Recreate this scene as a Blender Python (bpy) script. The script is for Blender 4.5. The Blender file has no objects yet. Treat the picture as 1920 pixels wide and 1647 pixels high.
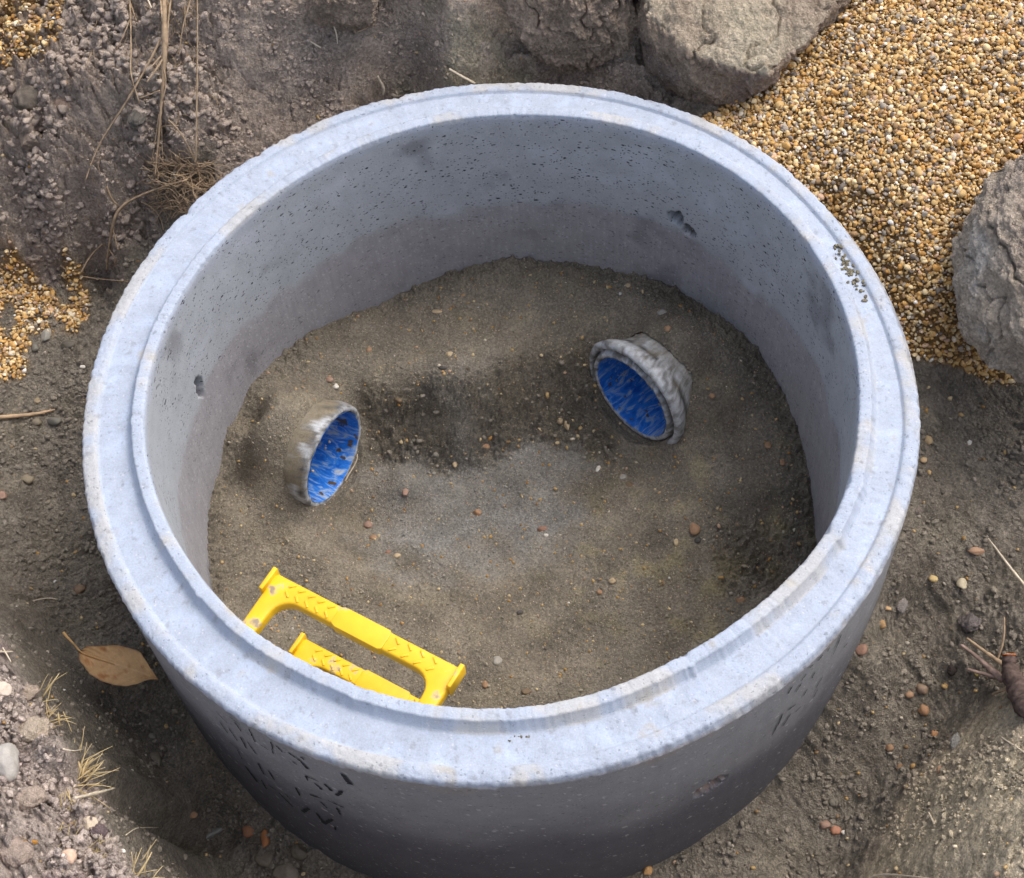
import bpy, bmesh, math, random
import numpy as np
from mathutils import Vector, Matrix

sc = bpy.context.scene
rng = np.random.default_rng(7)
random.seed(7)

# ------------------------------------------------------------------ camera
W, H, F = 1920., 1647., 2900.
CP = np.array([0.00713, -1.31506, 1.8973])
PITCH, ROLL, YAW = 1.00311, -0.09336, 0.00588
fw = np.array([math.sin(YAW)*math.cos(PITCH), math.cos(YAW)*math.cos(PITCH), -math.sin(PITCH)])
r0 = np.cross(fw, [0, 0, 1]); r0 /= np.linalg.norm(r0)
u0 = np.cross(r0, fw)
cr = math.cos(ROLL)*r0 + math.sin(ROLL)*u0
cu = -math.sin(ROLL)*r0 + math.cos(ROLL)*u0
cam_d = bpy.data.cameras.new('camera')
cam = bpy.data.objects.new('camera', cam_d)
sc.collection.objects.link(cam)
cam.matrix_world = Matrix(((cr[0], cu[0], -fw[0], CP[0]), (cr[1], cu[1], -fw[1], CP[1]),
                           (cr[2], cu[2], -fw[2], CP[2]), (0, 0, 0, 1)))
cam_d.sensor_width = 36.; cam_d.lens = F/W*36.
cam_d.clip_start = 0.05; cam_d.clip_end = 500
sc.camera = cam

# ------------------------------------------------------------------ light
SUN_EL, SUN_AZ = math.radians(58), math.radians(62)      # azimuth clockwise from +Y
world = bpy.data.worlds.new('World'); sc.world = world; world.use_nodes = True
wt = world.node_tree
for n in list(wt.nodes): wt.nodes.remove(n)
wo = wt.nodes.new('ShaderNodeOutputWorld'); bg = wt.nodes.new('ShaderNodeBackground')
sky = wt.nodes.new('ShaderNodeTexSky'); sky.sky_type = 'NISHITA'; sky.sun_disc = False
sky.sun_elevation = SUN_EL; sky.sun_rotation = SUN_AZ
sky.air_density = 0.7; sky.dust_density = 4.0; sky.ozone_density = 1.0
bg.inputs['Strength'].default_value = 0.15
hsv = wt.nodes.new('ShaderNodeHueSaturation'); hsv.inputs['Saturation'].default_value = .62      # thin overcast
wt.links.new(sky.outputs[0], hsv.inputs['Color']); wt.links.new(hsv.outputs[0], bg.inputs[0]); wt.links.new(bg.outputs[0], wo.inputs[0])
sd = bpy.data.lights.new('sun', 'SUN'); sd.energy = 0.62; sd.angle = math.radians(50); sd.color = (1.0, 0.94, 0.86)
sun = bpy.data.objects.new('sun', sd); sc.collection.objects.link(sun)
sdir = Vector((math.sin(SUN_AZ)*math.cos(SUN_EL), math.cos(SUN_AZ)*math.cos(SUN_EL), math.sin(SUN_EL)))
sun.rotation_euler = sdir.to_track_quat('Z', 'Y').to_euler()
sc.view_settings.view_transform = 'Standard'; sc.view_settings.look = 'None'
sc.view_settings.exposure = 0.93; sc.view_settings.gamma = 1.0

# ------------------------------------------------------------------ helpers
def lin(r, g, b):
    c = np.array([r, g, b], float)/255.
    return np.where(c <= .04045, c/12.92, ((c+.055)/1.055)**2.4)

def ray(px, py):
    d = fw + (px-W/2)/F*cr - (py-H/2)/F*cu
    return d/np.linalg.norm(d)

def at(px, py, z):
    d = ray(px, py); t = (z-CP[2])/d[2]
    return CP + t*d

def hash2(ix, iy, s):
    n = (ix.astype(np.int64)*374761393 + iy.astype(np.int64)*668265263 + s*1274126177) & 0xffffffff
    n = ((n ^ (n >> 13))*1274126177) & 0xffffffff
    n = ((n ^ (n >> 16))*2246822519) & 0xffffffff
    return ((n ^ (n >> 15)) & 0xffffff)/float(0x1000000)

def perlin(x, y, s=0):
    x0 = np.floor(x); y0 = np.floor(y); fx = x-x0; fy = y-y0
    u = fx*fx*fx*(fx*(fx*6-15)+10); v = fy*fy*fy*(fy*(fy*6-15)+10)
    def g(ix, iy, dx, dy):
        a = hash2(ix, iy, s)*2*np.pi
        return np.cos(a)*dx+np.sin(a)*dy
    n00 = g(x0, y0, fx, fy); n10 = g(x0+1, y0, fx-1, fy)
    n01 = g(x0, y0+1, fx, fy-1); n11 = g(x0+1, y0+1, fx-1, fy-1)
    return 1.5*((n00*(1-u)+n10*u)*(1-v)+(n01*(1-u)+n11*u)*v)

def fbm(x, y, f, o=4, s=0, gain=.5):
    t = 0; a = 1.
    for i in range(o):
        t = t+a*perlin(x*f+i*17.3, y*f-i*9.1, s+i); f *= 2.03; a *= gain
    return t

def worley(x, y, f, s=0):
    X = x*f; Y = y*f; ix = np.floor(X); iy = np.floor(Y)
    f1 = np.full(np.shape(X), 9.); f2 = f1.copy(); rid = np.zeros_like(f1)
    for a in (-1, 0, 1):
        for b in (-1, 0, 1):
            cx = ix+a; cy = iy+b
            px = cx+hash2(cx, cy, s); py = cy+hash2(cx, cy, s+5)
            d = np.hypot(X-px, Y-py)
            m = d < f1
            f2 = np.where(m, f1, np.minimum(f2, d)); f1 = np.where(m, d, f1)
            rid = np.where(m, hash2(cx, cy, s+9), rid)
    return f1, f2, rid

def domes(x, y, f, s=0, keep=.5, jit=.006):
    """scattered rounded lumps, height 0..1"""
    xw = x+jit*perlin(x*f*1.7, y*f*1.7, s+31); yw = y+jit*perlin(x*f*1.7+7, y*f*1.7, s+32)
    f1, f2, rid = worley(xw, yw, f, s)
    rad = .25+.4*((rid*7.13) % 1)
    d = np.sqrt(np.clip(1-(f1/rad)**2, 0, 1))
    return d*rad*2*(rid < keep)

def sstep(a, b, x):
    t = np.clip((x-a)/(b-a), 0, 1); return t*t*(3-2*t)

def tag(o, label=None, cat=None, group=None, kind=None):
    if label: o['label'] = label
    if cat: o['category'] = cat
    if group: o['group'] = group
    if kind: o['kind'] = kind
    return o

def empty(name, loc=(0, 0, 0)):
    o = bpy.data.objects.new(name, None); sc.collection.objects.link(o)
    o.location = loc; o.empty_display_size = .05
    return o

def mesh_np(name, V, Fc, mat=None, parent=None, col=None, smooth=True):
    V = np.ascontiguousarray(V, dtype=np.float32); Fc = np.ascontiguousarray(Fc, dtype=np.int32)
    k = Fc.shape[1]
    me = bpy.data.meshes.new(name)
    me.vertices.add(len(V)); me.vertices.foreach_set('co', V.ravel())
    me.loops.add(Fc.size); me.loops.foreach_set('vertex_index', Fc.ravel())
    me.polygons.add(len(Fc))
    me.polygons.foreach_set('loop_start', np.arange(0, Fc.size, k, dtype=np.int32))
    me.polygons.foreach_set('loop_total', np.full(len(Fc), k, dtype=np.int32))
    if smooth: me.polygons.foreach_set('use_smooth', np.ones(len(Fc), dtype=bool))
    me.update(calc_edges=True); me.validate()
    if col is not None:
        a = me.color_attributes.new('col', 'FLOAT_COLOR', 'POINT')
        c = np.ones((len(V), 4), dtype=np.float32); c[:, :3] = col
        a.data.foreach_set('color', c.ravel())
    o = bpy.data.objects.new(name, me); sc.collection.objects.link(o)
    if mat: me.materials.append(mat)
    if parent is not None: o.parent = parent
    return o

def local(o):                       # put a parented part (built in world space) under its thing
    p = o.parent.location
    o.matrix_parent_inverse = Matrix.Translation(-Vector(p))
    return o

def join(parts):
    Vs, Fs, n = [], [], 0
    for v, f in parts:
        Vs.append(v); Fs.append(np.asarray(f)+n); n += len(v)
    return np.concatenate(Vs), np.concatenate(Fs)

def tube(pts, rad, k=6, wob=0.0):
    """closed tapered tube along a polyline (triangulated caps via quads to centre ring)"""
    P = np.array(pts, float); n = len(P)
    R = np.interp(np.linspace(0, 1, n), np.linspace(0, 1, len(rad)), rad) if np.ndim(rad) else np.full(n, rad)
    T = np.gradient(P, axis=0); T /= np.linalg.norm(T, axis=1)[:, None]+1e-9
    up = np.array([.31, .22, .93]); out = []
    for i in range(n):
        a = np.cross(T[i], up); a /= np.linalg.norm(a)+1e-9; b = np.cross(T[i], a)
        th = np.arange(k)/k*2*np.pi
        rr = R[i]*(1+wob*(rng.random(k)-.5))
        out.append(P[i]+(np.cos(th)*rr)[:, None]*a+(np.sin(th)*rr)[:, None]*b)
    V = np.concatenate(out+[P[:1], P[-1:]]); c0 = n*k; c1 = c0+1
    Fq = []
    for i in range(n-1):
        for j in range(k):
            a = i*k+j; b = i*k+(j+1) % k
            Fq += [[a, b, b+k], [a, b+k, a+k]]
    for j in range(k):
        Fq.append([c0, (j+1) % k, j]); Fq.append([c1, (n-1)*k+j, (n-1)*k+(j+1) % k])
    return V, np.array(Fq)

def spline(pts, m=6):
    P = np.array(pts, float)
    if len(P) < 3: return np.array([P[0]+(P[-1]-P[0])*t for t in np.linspace(0, 1, m+1)])
    Q = np.concatenate([[2*P[0]-P[1]], P, [2*P[-1]-P[-2]]]); out = []
    for i in range(1, len(Q)-2):
        for t in np.linspace(0, 1, m, endpoint=False):
            a, b, c, d = Q[i-1:i+3]
            out.append(.5*((2*b)+(-a+c)*t+(2*a-5*b+4*c-d)*t*t+(-a+3*b-3*c+d)*t**3))
    out.append(P[-1]); return np.array(out)

def ico(sub):
    bm = bmesh.new(); bmesh.ops.create_icosphere(bm, subdivisions=sub, radius=1.)
    V = np.array([v.co[:] for v in bm.verts]); Fc = np.array([[v.index for v in f.verts] for f in bm.faces]); bm.free()
    return V, Fc
ICO1, ICOF1 = ico(1); ICO2, ICOF2 = ico(2); ICO3, ICOF3 = ico(3); ICO4, ICOF4 = ico(4)

def rotm(n):
    """n random rotations mostly about z with some tilt"""
    a = rng.random(n)*2*np.pi; t = rng.normal(0, .45, n); t2 = rng.normal(0, .45, n)
    ca, sa = np.cos(a), np.sin(a); ct, st = np.cos(t), np.sin(t); cb, sb = np.cos(t2), np.sin(t2)
    z = np.zeros(n); o = np.ones(n)
    Rz = np.stack([ca, -sa, z, sa, ca, z, z, z, o], 1).reshape(n, 3, 3)
    Rx = np.stack([o, z, z, z, ct, -st, z, st, ct], 1).reshape(n, 3, 3)
    Ry = np.stack([cb, z, sb, z, o, z, -sb, z, cb], 1).reshape(n, 3, 3)
    return Rx @ Ry @ Rz

def pebbles(P, S, base, basef, rough=.16, flat=(.55, .95)):
    """many jittered pebbles: P (n,3) centres, S (n,) radii -> V, F, index of pebble per vertex"""
    n = len(P); m = len(base)
    sh = np.stack([np.ones(n)*1.15, .65+.35*rng.random(n), flat[0]+(flat[1]-flat[0])*rng.random(n)*.6], 1)
    # a few shape directions per pebble give facets
    V = np.repeat(base[None], n, 0)
    for _ in range(4):
        d = rng.normal(size=(n, 1, 3)); d /= np.linalg.norm(d, axis=2)[..., None]
        dp = (V*d).sum(2, keepdims=True); cut = .45+.4*rng.random((n, 1, 1))
        V = V-np.clip(dp-cut, 0, None)*d*.9
    V = V*(1+rough*(rng.random((n, m, 1))-.5))*sh[:, None]*S[:, None, None]
    V = np.einsum('nij,nmj->nmi', rotm(n), V)+P[:, None]
    Fc = basef[None]+(np.arange(n)*m)[:, None, None]
    return V.reshape(-1, 3), Fc.reshape(-1, 3), np.repeat(np.arange(n), m)

# ------------------------------------------------------------------ materials
def mat_attr(name, rough=.95, s1=40., s2=220., amp=.35, bump=.35, bdist=.002, spec=.2, fine=600., speck=None, crumb=(), cell=None):
    m = bpy.data.materials.new(name); m.use_nodes = True; nt = m.node_tree; N = nt.nodes; L = nt.links
    b = N['Principled BSDF']; b.inputs['Roughness'].default_value = rough
    b.inputs['Specular IOR Level'].default_value = spec
    at_ = N.new('ShaderNodeAttribute'); at_.attribute_name = 'col'
    tc = N.new('ShaderNodeTexCoord')
    n1 = N.new('ShaderNodeTexNoise'); n1.inputs['Scale'].default_value = s1; n1.inputs['Detail'].default_value = 6
    n2 = N.new('ShaderNodeTexNoise'); n2.inputs['Scale'].default_value = s2; n2.inputs['Detail'].default_value = 5; n2.inputs['Roughness'].default_value = .7
    for n in (n1, n2): L.new(tc.outputs['Object'], n.inputs['Vector'])
    add = N.new('ShaderNodeMath'); add.operation = 'ADD'; L.new(n1.outputs[0], add.inputs[0]); L.new(n2.outputs[0], add.inputs[1])
    mr = N.new('ShaderNodeMapRange'); mr.inputs['From Min'].default_value = .6; mr.inputs['From Max'].default_value = 1.4
    mr.inputs['To Min'].default_value = 1-amp*1.3; mr.inputs['To Max'].default_value = 1+amp
    L.new(add.outputs[0], mr.inputs['Value'])
    mul = N.new('ShaderNodeVectorMath'); mul.operation = 'SCALE'
    L.new(at_.outputs['Color'], mul.inputs[0]); L.new(mr.outputs[0], mul.inputs['Scale'])
    src = mul.outputs[0]
    if cell:
        vc = N.new('ShaderNodeTexVoronoi'); vc.inputs['Scale'].default_value = cell[0]; L.new(tc.outputs['Object'], vc.inputs['Vector'])
        sc3 = N.new('ShaderNodeSeparateColor'); L.new(vc.outputs['Color'], sc3.inputs[0])
        m3 = N.new('ShaderNodeMapRange'); m3.inputs['To Min'].default_value = 1-cell[1]; m3.inputs['To Max'].default_value = 1+cell[1]; L.new(sc3.outputs[1], m3.inputs['Value'])
        mu = N.new('ShaderNodeVectorMath'); mu.operation = 'SCALE'; L.new(src, mu.inputs[0]); L.new(m3.outputs[0], mu.inputs['Scale']); src = mu.outputs[0]
    if speck:
        vs = N.new('ShaderNodeTexVoronoi'); vs.inputs['Scale'].default_value = speck[0]
        L.new(tc.outputs['Object'], vs.inputs['Vector'])
        sp = N.new('ShaderNodeSeparateColor'); L.new(vs.outputs['Color'], sp.inputs[0])
        gt = N.new('ShaderNodeMath'); gt.operation = 'GREATER_THAN'; gt.inputs[1].default_value = speck[1]; L.new(sp.outputs[0], gt.inputs[0])
        lt = N.new('ShaderNodeMath'); lt.operation = 'LESS_THAN'; lt.inputs[1].default_value = speck[2]; L.new(vs.outputs['Distance'], lt.inputs[0])
        an = N.new('ShaderNodeMath'); an.operation = 'MULTIPLY'; L.new(gt.outputs[0], an.inputs[0]); L.new(lt.outputs[0], an.inputs[1])
        mx = N.new('ShaderNodeMix'); mx.data_type = 'RGBA'; L.new(an.outputs[0], mx.inputs['Factor'])
        L.new(src, mx.inputs[6]); mx.inputs[7].default_value = (*speck[3], 1); src = mx.outputs[2]
    L.new(src, b.inputs['Base Color'])
    n3 = N.new('ShaderNodeTexNoise'); n3.inputs['Scale'].default_value = fine; n3.inputs['Detail'].default_value = 4
    L.new(tc.outputs['Object'], n3.inputs['Vector'])
    ad2 = N.new('ShaderNodeMath'); ad2.operation = 'ADD'; L.new(n2.outputs[0], ad2.inputs[0]); L.new(n3.outputs[0], ad2.inputs[1])
    for vs_, vw in crumb:
        wv = N.new('ShaderNodeVectorMath'); wv.operation = 'MULTIPLY_ADD'; L.new(n2.outputs['Color'], wv.inputs[0]); wv.inputs[1].default_value = (2.2/vs_,)*3; L.new(tc.outputs['Object'], wv.inputs[2])
        v = N.new('ShaderNodeTexVoronoi'); v.inputs['Scale'].default_value = vs_; L.new(wv.outputs[0], v.inputs['Vector'])
        a3 = N.new('ShaderNodeMath'); a3.operation = 'MULTIPLY_ADD'; L.new(v.outputs['Distance'], a3.inputs[0]); a3.inputs[1].default_value = -vw; L.new(ad2.outputs[0], a3.inputs[2]); ad2 = a3
    bp = N.new('ShaderNodeBump'); bp.inputs['Strength'].default_value = bump; bp.inputs['Distance'].default_value = bdist
    L.new(ad2.outputs[0], bp.inputs['Height']); L.new(bp.outputs[0], b.inputs['Normal'])
    return m

def mat_flat(name, c, rough=.8, spec=.3, var=.25, scale=60., bump=.2, bdist=.001):
    m = bpy.data.materials.new(name); m.use_nodes = True; nt = m.node_tree; N = nt.nodes; L = nt.links
    b = N['Principled BSDF']; b.inputs['Roughness'].default_value = rough; b.inputs['Specular IOR Level'].default_value = spec
    tc = N.new('ShaderNodeTexCoord'); n = N.new('ShaderNodeTexNoise'); n.inputs['Scale'].default_value = scale; n.inputs['Detail'].default_value = 6
    L.new(tc.outputs['Object'], n.inputs['Vector'])
    r = N.new('ShaderNodeValToRGB'); c = np.array(c)
    r.color_ramp.elements[0].position = .3; r.color_ramp.elements[0].color = (*np.clip(c*(1-var), 0, 1), 1)
    r.color_ramp.elements[1].position = .7; r.color_ramp.elements[1].color = (*np.clip(c*(1+var), 0, 1), 1)
    L.new(n.outputs[0], r.inputs[0]); L.new(r.outputs[0], b.inputs['Base Color'])
    bp = N.new('ShaderNodeBump'); bp.inputs['Strength'].default_value = bump; bp.inputs['Distance'].default_value = bdist
    L.new(n.outputs[0], bp.inputs['Height']); L.new(bp.outputs[0], b.inputs['Normal'])
    return m

M_soil = mat_attr('soil', s1=30, s2=260, amp=.42, bump=1., bdist=.004, speck=(430, .965, .33, lin(190, 176, 150)), crumb=((150, .9), (330, .6)), cell=(260, .24))
M_bed = mat_attr('sandy_soil', s1=14, s2=330, amp=.42, bump=1., bdist=.0025, speck=(360, .955, .36, lin(196, 178, 146)), crumb=((420, .7), (170, .35)), cell=(300, .24))
M_clay = mat_attr('clay', s1=45, s2=240, amp=.38, bump=1., bdist=.005, speck=(300, .975, .3, lin(215, 208, 200)), crumb=((130, 1.), (300, .7)), cell=(240, .2))
M_crumb = mat_attr('crumb', s1=120, s2=500, amp=.35, bump=1., bdist=.002, crumb=((420, .8),))
M_stone = mat_attr('stone', rough=.6, s1=90, s2=420, amp=.22, bump=.25, bdist=.0006, spec=.35)
M_gravel = mat_attr('shingle', rough=.8, s1=150, s2=700, amp=.25, bump=.2, bdist=.0005, spec=.3)

# ------------------------------------------------------------------ heights
def rbf(pts, sm=1e-4, cs=.03):
    P = np.array(pts, float); A = np.sqrt((P[:, None, 0]-P[None, :, 0])**2+(P[:, None, 1]-P[None, :, 1])**2+cs*cs)
    n = len(P); K = np.zeros((n+3, n+3)); K[:n, :n] = A-np.eye(n)*sm
    Q = np.concatenate([np.ones((n, 1)), P[:, :2]], 1); K[:n, n:] = Q; K[n:, :n] = Q.T
    w = np.linalg.solve(K, np.concatenate([P[:, 2], np.zeros(3)]))
    def f(x, y):
        sh = np.shape(x); x = np.ravel(x); y = np.ravel(y); o = w[n]+w[n+1]*x+w[n+2]*y
        for i in range(n): o = o+w[i]*np.sqrt((x-P[i, 0])**2+(y-P[i, 1])**2+cs*cs)
        return o.reshape(sh)
    return f

def px3(l): return [tuple(at(a, b, z)) for a, b, z in l]

RIMC = [(-150, -.44), (-139, -.49), (-125, -.53), (-112, -.53), (-95, -.51), (-74, -.49), (-62, -.46), (-52, -.42), (-44, -.35), (-36, -.26),
        (-24, -.20), (-10, -.17), (4, -.15), (16, -.11), (28, -.06), (40, -.035), (52, -.035), (62, -.07), (75, -.10), (90, -.12),
        (110, -.15), (130, -.19), (148, -.26), (162, -.33), (176, -.38), (190, -.41), (200, -.43)]
ctl = []
for a, z in RIMC:
    c, s = math.cos(math.radians(a)), math.sin(math.radians(a))
    ctl += [(.635*c, .635*s, z), (.5*c, .5*s, z)]
ctl.append((0, 0, -.4))
ctl += px3([(0, 800, -.36), (0, 900, -.37), (0, 600, -.34), (100, 560, -.34), (100, 900, -.42), (0, 1000, -.38), (150, 1050, -.45),
  (60, 1120, -.41), (170, 700, -.36), (0, 500, -.31), (110, 500, -.32), (200, 500, -.33), (0, 420, -.22), (100, 400, -.19), (200, 420, -.22),
  (280, 420, -.24), (0, 250, -.12), (130, 250, -.07), (280, 300, -.10), (0, 160, -.07), (60, 50, -.06), (140, 130, -.01), (260, 120, .02),
  (380, 120, .0), (450, 110, .0), (600, 100, -.01), (450, 250, -.10), (600, 170, -.07), (300, 0, .07), (450, 0, .08), (600, 0, .07),
  (690, 100, -.03), (800, 80, .0), (900, 90, .0), (900, 0, .07), (780, 0, .06), (1100, 0, .06), (1100, 80, -.015), (1100, 140, -.08),
  (960, 135, -.07), (800, 150, -.09), (1340, 205, -.05), (1200, 140, -.06), (1480, 110, -.02), (1620, 0, .02), (1400, 30, .0), (1250, 20, .02),
  (1400, 230, -.03), (1600, 100, .02), (1900, 50, .06), (1800, 250, .03), (1600, 350, -.01), (1700, 500, -.04), (1760, 590, -.08),
  (1735, 660, -.13), (1850, 720, -.22), (1905, 780, -.25), (1800, 800, -.2), (1900, 900, -.24), (1780, 900, -.21), (1800, 1050, -.27),
  (1900, 1100, -.26), (1700, 1150, -.31), (1800, 1230, -.33), (1700, 1350, -.39), (1600, 1450, -.435), (1500, 1600, -.475), (1560, 1640, -.47),
  (1850, 1290, -.33), (1780, 1370, -.37), (1710, 1440, -.39), (1660, 1530, -.41), (1600, 1640, -.44),
  (1910, 1320, -.21), (1810, 1450, -.25), (1740, 1600, -.26), (1900, 1500, -.15), (1900, 1640, -.12),
  (200, 1240, -.405), (300, 1400, -.49), (230, 1350, -.45), (400, 1550, -.565), (500, 1640, -.565), (330, 1600, -.56), (110, 1190, -.39)])
# lower-left bank: bright dry top with a steep drop to the trench
BANK = [(-60, 1120), (0, 1192), (30, 1245), (62, 1290), (110, 1380), (155, 1430), (190, 1520), (222, 1590), (265, 1640), (300, 1720)]
BW = np.array([at(a, b, -.13)[:2] for a, b in BANK])
for i, p in enumerate(BW):
    d = -p/np.linalg.norm(p)
    ctl += [(p[0], p[1], -.135), (p[0]-d[0]*.04, p[1]-d[1]*.04, -.12), (p[0]+d[0]*.03, p[1]+d[1]*.03, -.27), (p[0]+d[0]*.06, p[1]+d[1]*.06, (-.37, -.37, -.37, -.37, -.40, -.42, -.45, -.47, -.49, -.5)[i])]
ctl += px3([(0, 1400, -.10), (100, 1560, -.09), (0, 1640, -.06)])
for a in range(0, 360, 20):
    c, s = math.cos(math.radians(a)), math.sin(math.radians(a))
    ctl += [(1.55*c, 1.6*s, .12), (2.2*c, 2.2*s, .13)]
ctl += [(-1.15, -.85, .02), (-.7, -1.1, .0), (0, -1.1, -.3), (.25, -1.0, -.4), (.75, -1.0, -.02), (1.05, -.7, .05), (1.2, -.2, .0), (0, -.85, -.53), (-.3, -.95, -.3)]
fo = rbf(ctl, 2e-3)

X0, X1, Y0, Y1, DX = -1.22, 1.30, -.95, 1.30, .0021
gx = np.arange(X0, X1, DX); gy = np.arange(Y0, Y1, DX)
# coarse evaluation then bilinear upsample
def coarse_eval(f, gx, gy, k=6):
    cx = np.linspace(gx[0], gx[-1], len(gx)//k); cy = np.linspace(gy[0], gy[-1], len(gy)//k)
    C = f(*np.meshgrid(cx, cy))
    tmp = np.array([np.interp(gx, cx, row) for row in C])
    return np.array([np.interp(gy, cy, c) for c in tmp.T]).T
GX, GY = np.meshgrid(gx, gy)
Z0 = coarse_eval(fo, gx, gy)

def poly_mask(px_poly, soft, X, Y, freq=14, amp=.03, seed=3, zs=None):
    """soft mask of a ground polygon, distance based, noisy border"""
    P = np.array([at(*(q if len(q) == 3 else (*q, zs)))[:2] for q in px_poly])
    xw = X+amp*fbm(X, Y, freq, 3, seed); yw = Y+amp*fbm(X+5, Y, freq, 3, seed+4)
    inside = np.zeros(X.shape, bool); dist = np.full(X.shape, 9.)
    for i in range(len(P)):
        a = P[i]; b = P[(i+1) % len(P)]
        cond = ((a[1] > yw) != (b[1] > yw)) & (xw < (b[0]-a[0])*(yw-a[1])/(b[1]-a[1]+1e-12)+a[0])
        inside ^= cond
        ab = b-a; t = np.clip(((xw-a[0])*ab[0]+(yw-a[1])*ab[1])/(ab@ab), 0, 1)
        dist = np.minimum(dist, np.hypot(xw-a[0]-t*ab[0], yw-a[1]-t*ab[1]))
    return sstep(-soft, soft, np.where(inside, dist, -dist))

# region masks are made on a coarse grid and upsampled
ccx = np.linspace(gx[0], gx[-1], len(gx)//3); ccy = np.linspace(gy[0], gy[-1], len(gy)//3)
CX, CY = np.meshgrid(ccx, ccy)
def up(C):
    tmp = np.array([np.interp(gx, ccx, row) for row in C])
    return np.array([np.interp(gy, ccy, c) for c in tmp.T]).T
G_R = poly_mask([(1300, 235, -.04), (1400, 170, -.02), (1480, 90, .0), (1560, -20, .02), (1700, -300, .05), (2300, -300, .08), (2300, 300, .06),
                 (2050, 560, -.05), (1900, 700, -.19), (1800, 680, -.15), (1745, 668, -.13), (1700, 655, -.12), (1600, 700, -.1), (1300, 500, -.1)], .004, CX, CY, amp=.012)
G_L1 = poly_mask([(-150, -200, -.05), (170, -200, 0), (150, 0, -.04), (140, 60, -.04), (100, 130, -.04), (20, 120, -.06), (-60, 150, -.07), (-200, 100, -.07)], .01, CX, CY, amp=.02)
G_L2 = poly_mask([(-150, 470, -.32), (60, 500, -.33), (150, 530, -.33), (150, 590, -.34), (60, 640, -.35), (40, 700, -.35), (-60, 760, -.36), (-200, 700, -.36)], .012, CX, CY, amp=.035)
G_all = np.maximum(G_R, np.maximum(G_L1, G_L2)*sstep(-.75, .15, fbm(CX, CY, 22, 4, 95)))
B_L = poly_mask([(-900, 900, -.13), (-60, 1120, -.13), (0, 1195, -.13), (30, 1250, -.13), (60, 1295, -.13), (108, 1385, -.13), (152, 1438, -.13), (186, 1523, -.13), (218, 1595, -.13),
                 (258, 1647, -.13), (320, 1800, -.13), (320, 2400, -.13), (-900, 2400, -.13)], .006, CX, CY, amp=.01)
B_R = poly_mask([(2000, 1200, -.2), (1880, 1290, -.3), (1790, 1390, -.36), (1710, 1460, -.38), (1655, 1560, -.40), (1600, 1680, -.43), (1700, 2300, -.2), (2600, 2300, 0), (2400, 1200, 0)], .01, CX, CY, amp=.012)
# crumbly purple-brown bank, upper left
B_TL = poly_mask([(-300, 520, -.3), (0, 505, -.31), (230, 505, -.31), (300, 440, -.25), (420, 330, -.15), (430, 150, .0), (420, -300, .2), (-400, -300, .1), (-400, 300, -.1)], .02, CX, CY, amp=.03)
B_TOP = poly_mask([(420, 420, -.2), (420, -300, .2), (1700, -300, .2), (1620, 10, .02), (1400, 215, -.04), (1150, 200, -.08), (700, 250, -.12)], .02, CX, CY, amp=.02)
OLIVE = poly_mask([(690, 210, -.1), (730, 150, -.06), (820, 60, .05), (800, -60, .15), (980, -100, .2), (985, 60, .06), (930, 110, 0), (920, 200, -.08)], .02, CX, CY, amp=.04)
GRL, BL, BR, BTL, BTOP, OLV = (up(m) for m in (G_all, B_L, B_R, B_TL, B_TOP, OLIVE))

rr = np.hypot(GX, GY)
# noise is sampled along the slope so that the banks do not look stretched
w_ = sstep(-.25, .15, GY); RX, RY = GX, GY
GX = RX+Z0*(1-w_)*np.tanh(RX/.2); GY = RY+Z0*1.15*(2*w_-1)
base_n = fbm(GX, GY, 3, 3, 2)*.006+fbm(GX, GY, 11, 4, 11)*.004+fbm(GX, GY, 45, 4, 21)*.0024
d1 = domes(GX, GY, 18, 1, .45); d2 = domes(GX, GY, 42, 2, .55, .004); d3 = domes(GX, GY, 90, 3, .6, .002); d4 = domes(GX, GY, 190, 4, .6, .001)
crk = np.abs(fbm(GX, GY, 9, 4, 41))
Z = Z0+base_n
Z = Z+d3*.0022+d4*.0018+d2*.0020*sstep(-.2, .5, fbm(GX, GY, 5, 2, 77))
Z = Z+BTL*(np.abs(fbm(GX, GY, 38, 4, 55))*.014+np.abs(fbm(GX, GY, 95, 3, 56))*.006+d1*.020+d2*.013+d3*.005+fbm(GX, GY, 6, 4, 51)*.026-.018*sstep(.12, 0, crk))
Z = Z+BTOP*(np.abs(fbm(GX, GY, 60, 4, 57))*.006+np.abs(fbm(GX, GY, 12, 4, 59))*.016+fbm(GX, GY, 5, 4, 52)*.026+d2*.002-.010*sstep(.07, 0, crk))
Z = Z+BL*(np.abs(fbm(GX, GY, 60, 4, 58))*.010+d1*.014+d2*.011+d3*.007+fbm(GX, GY, 9, 3, 53)*.010)
Z = Z+BR*(d2*.003+fbm(GX, GY, 9, 4, 54)*.006-.006*sstep(.05, 0, crk))
# drag marks in the trench, lower right and lower left
str_r = fbm(GX*.8+GY*.6, (-GX*.6+GY*.8)*4, 22, 4, 61)
Z = Z+(1-BTL)*(1-BTOP)*(1-BL)*(1-BR)*(1-GRL)*(str_r*.0018+(d2*.006+d3*.003)*sstep(-.2, .4, fbm(GX, GY, 5, 2, 62))+fbm(GX, GY, 30, 4, 63)*.0035)
GX, GY = RX, RY
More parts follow.
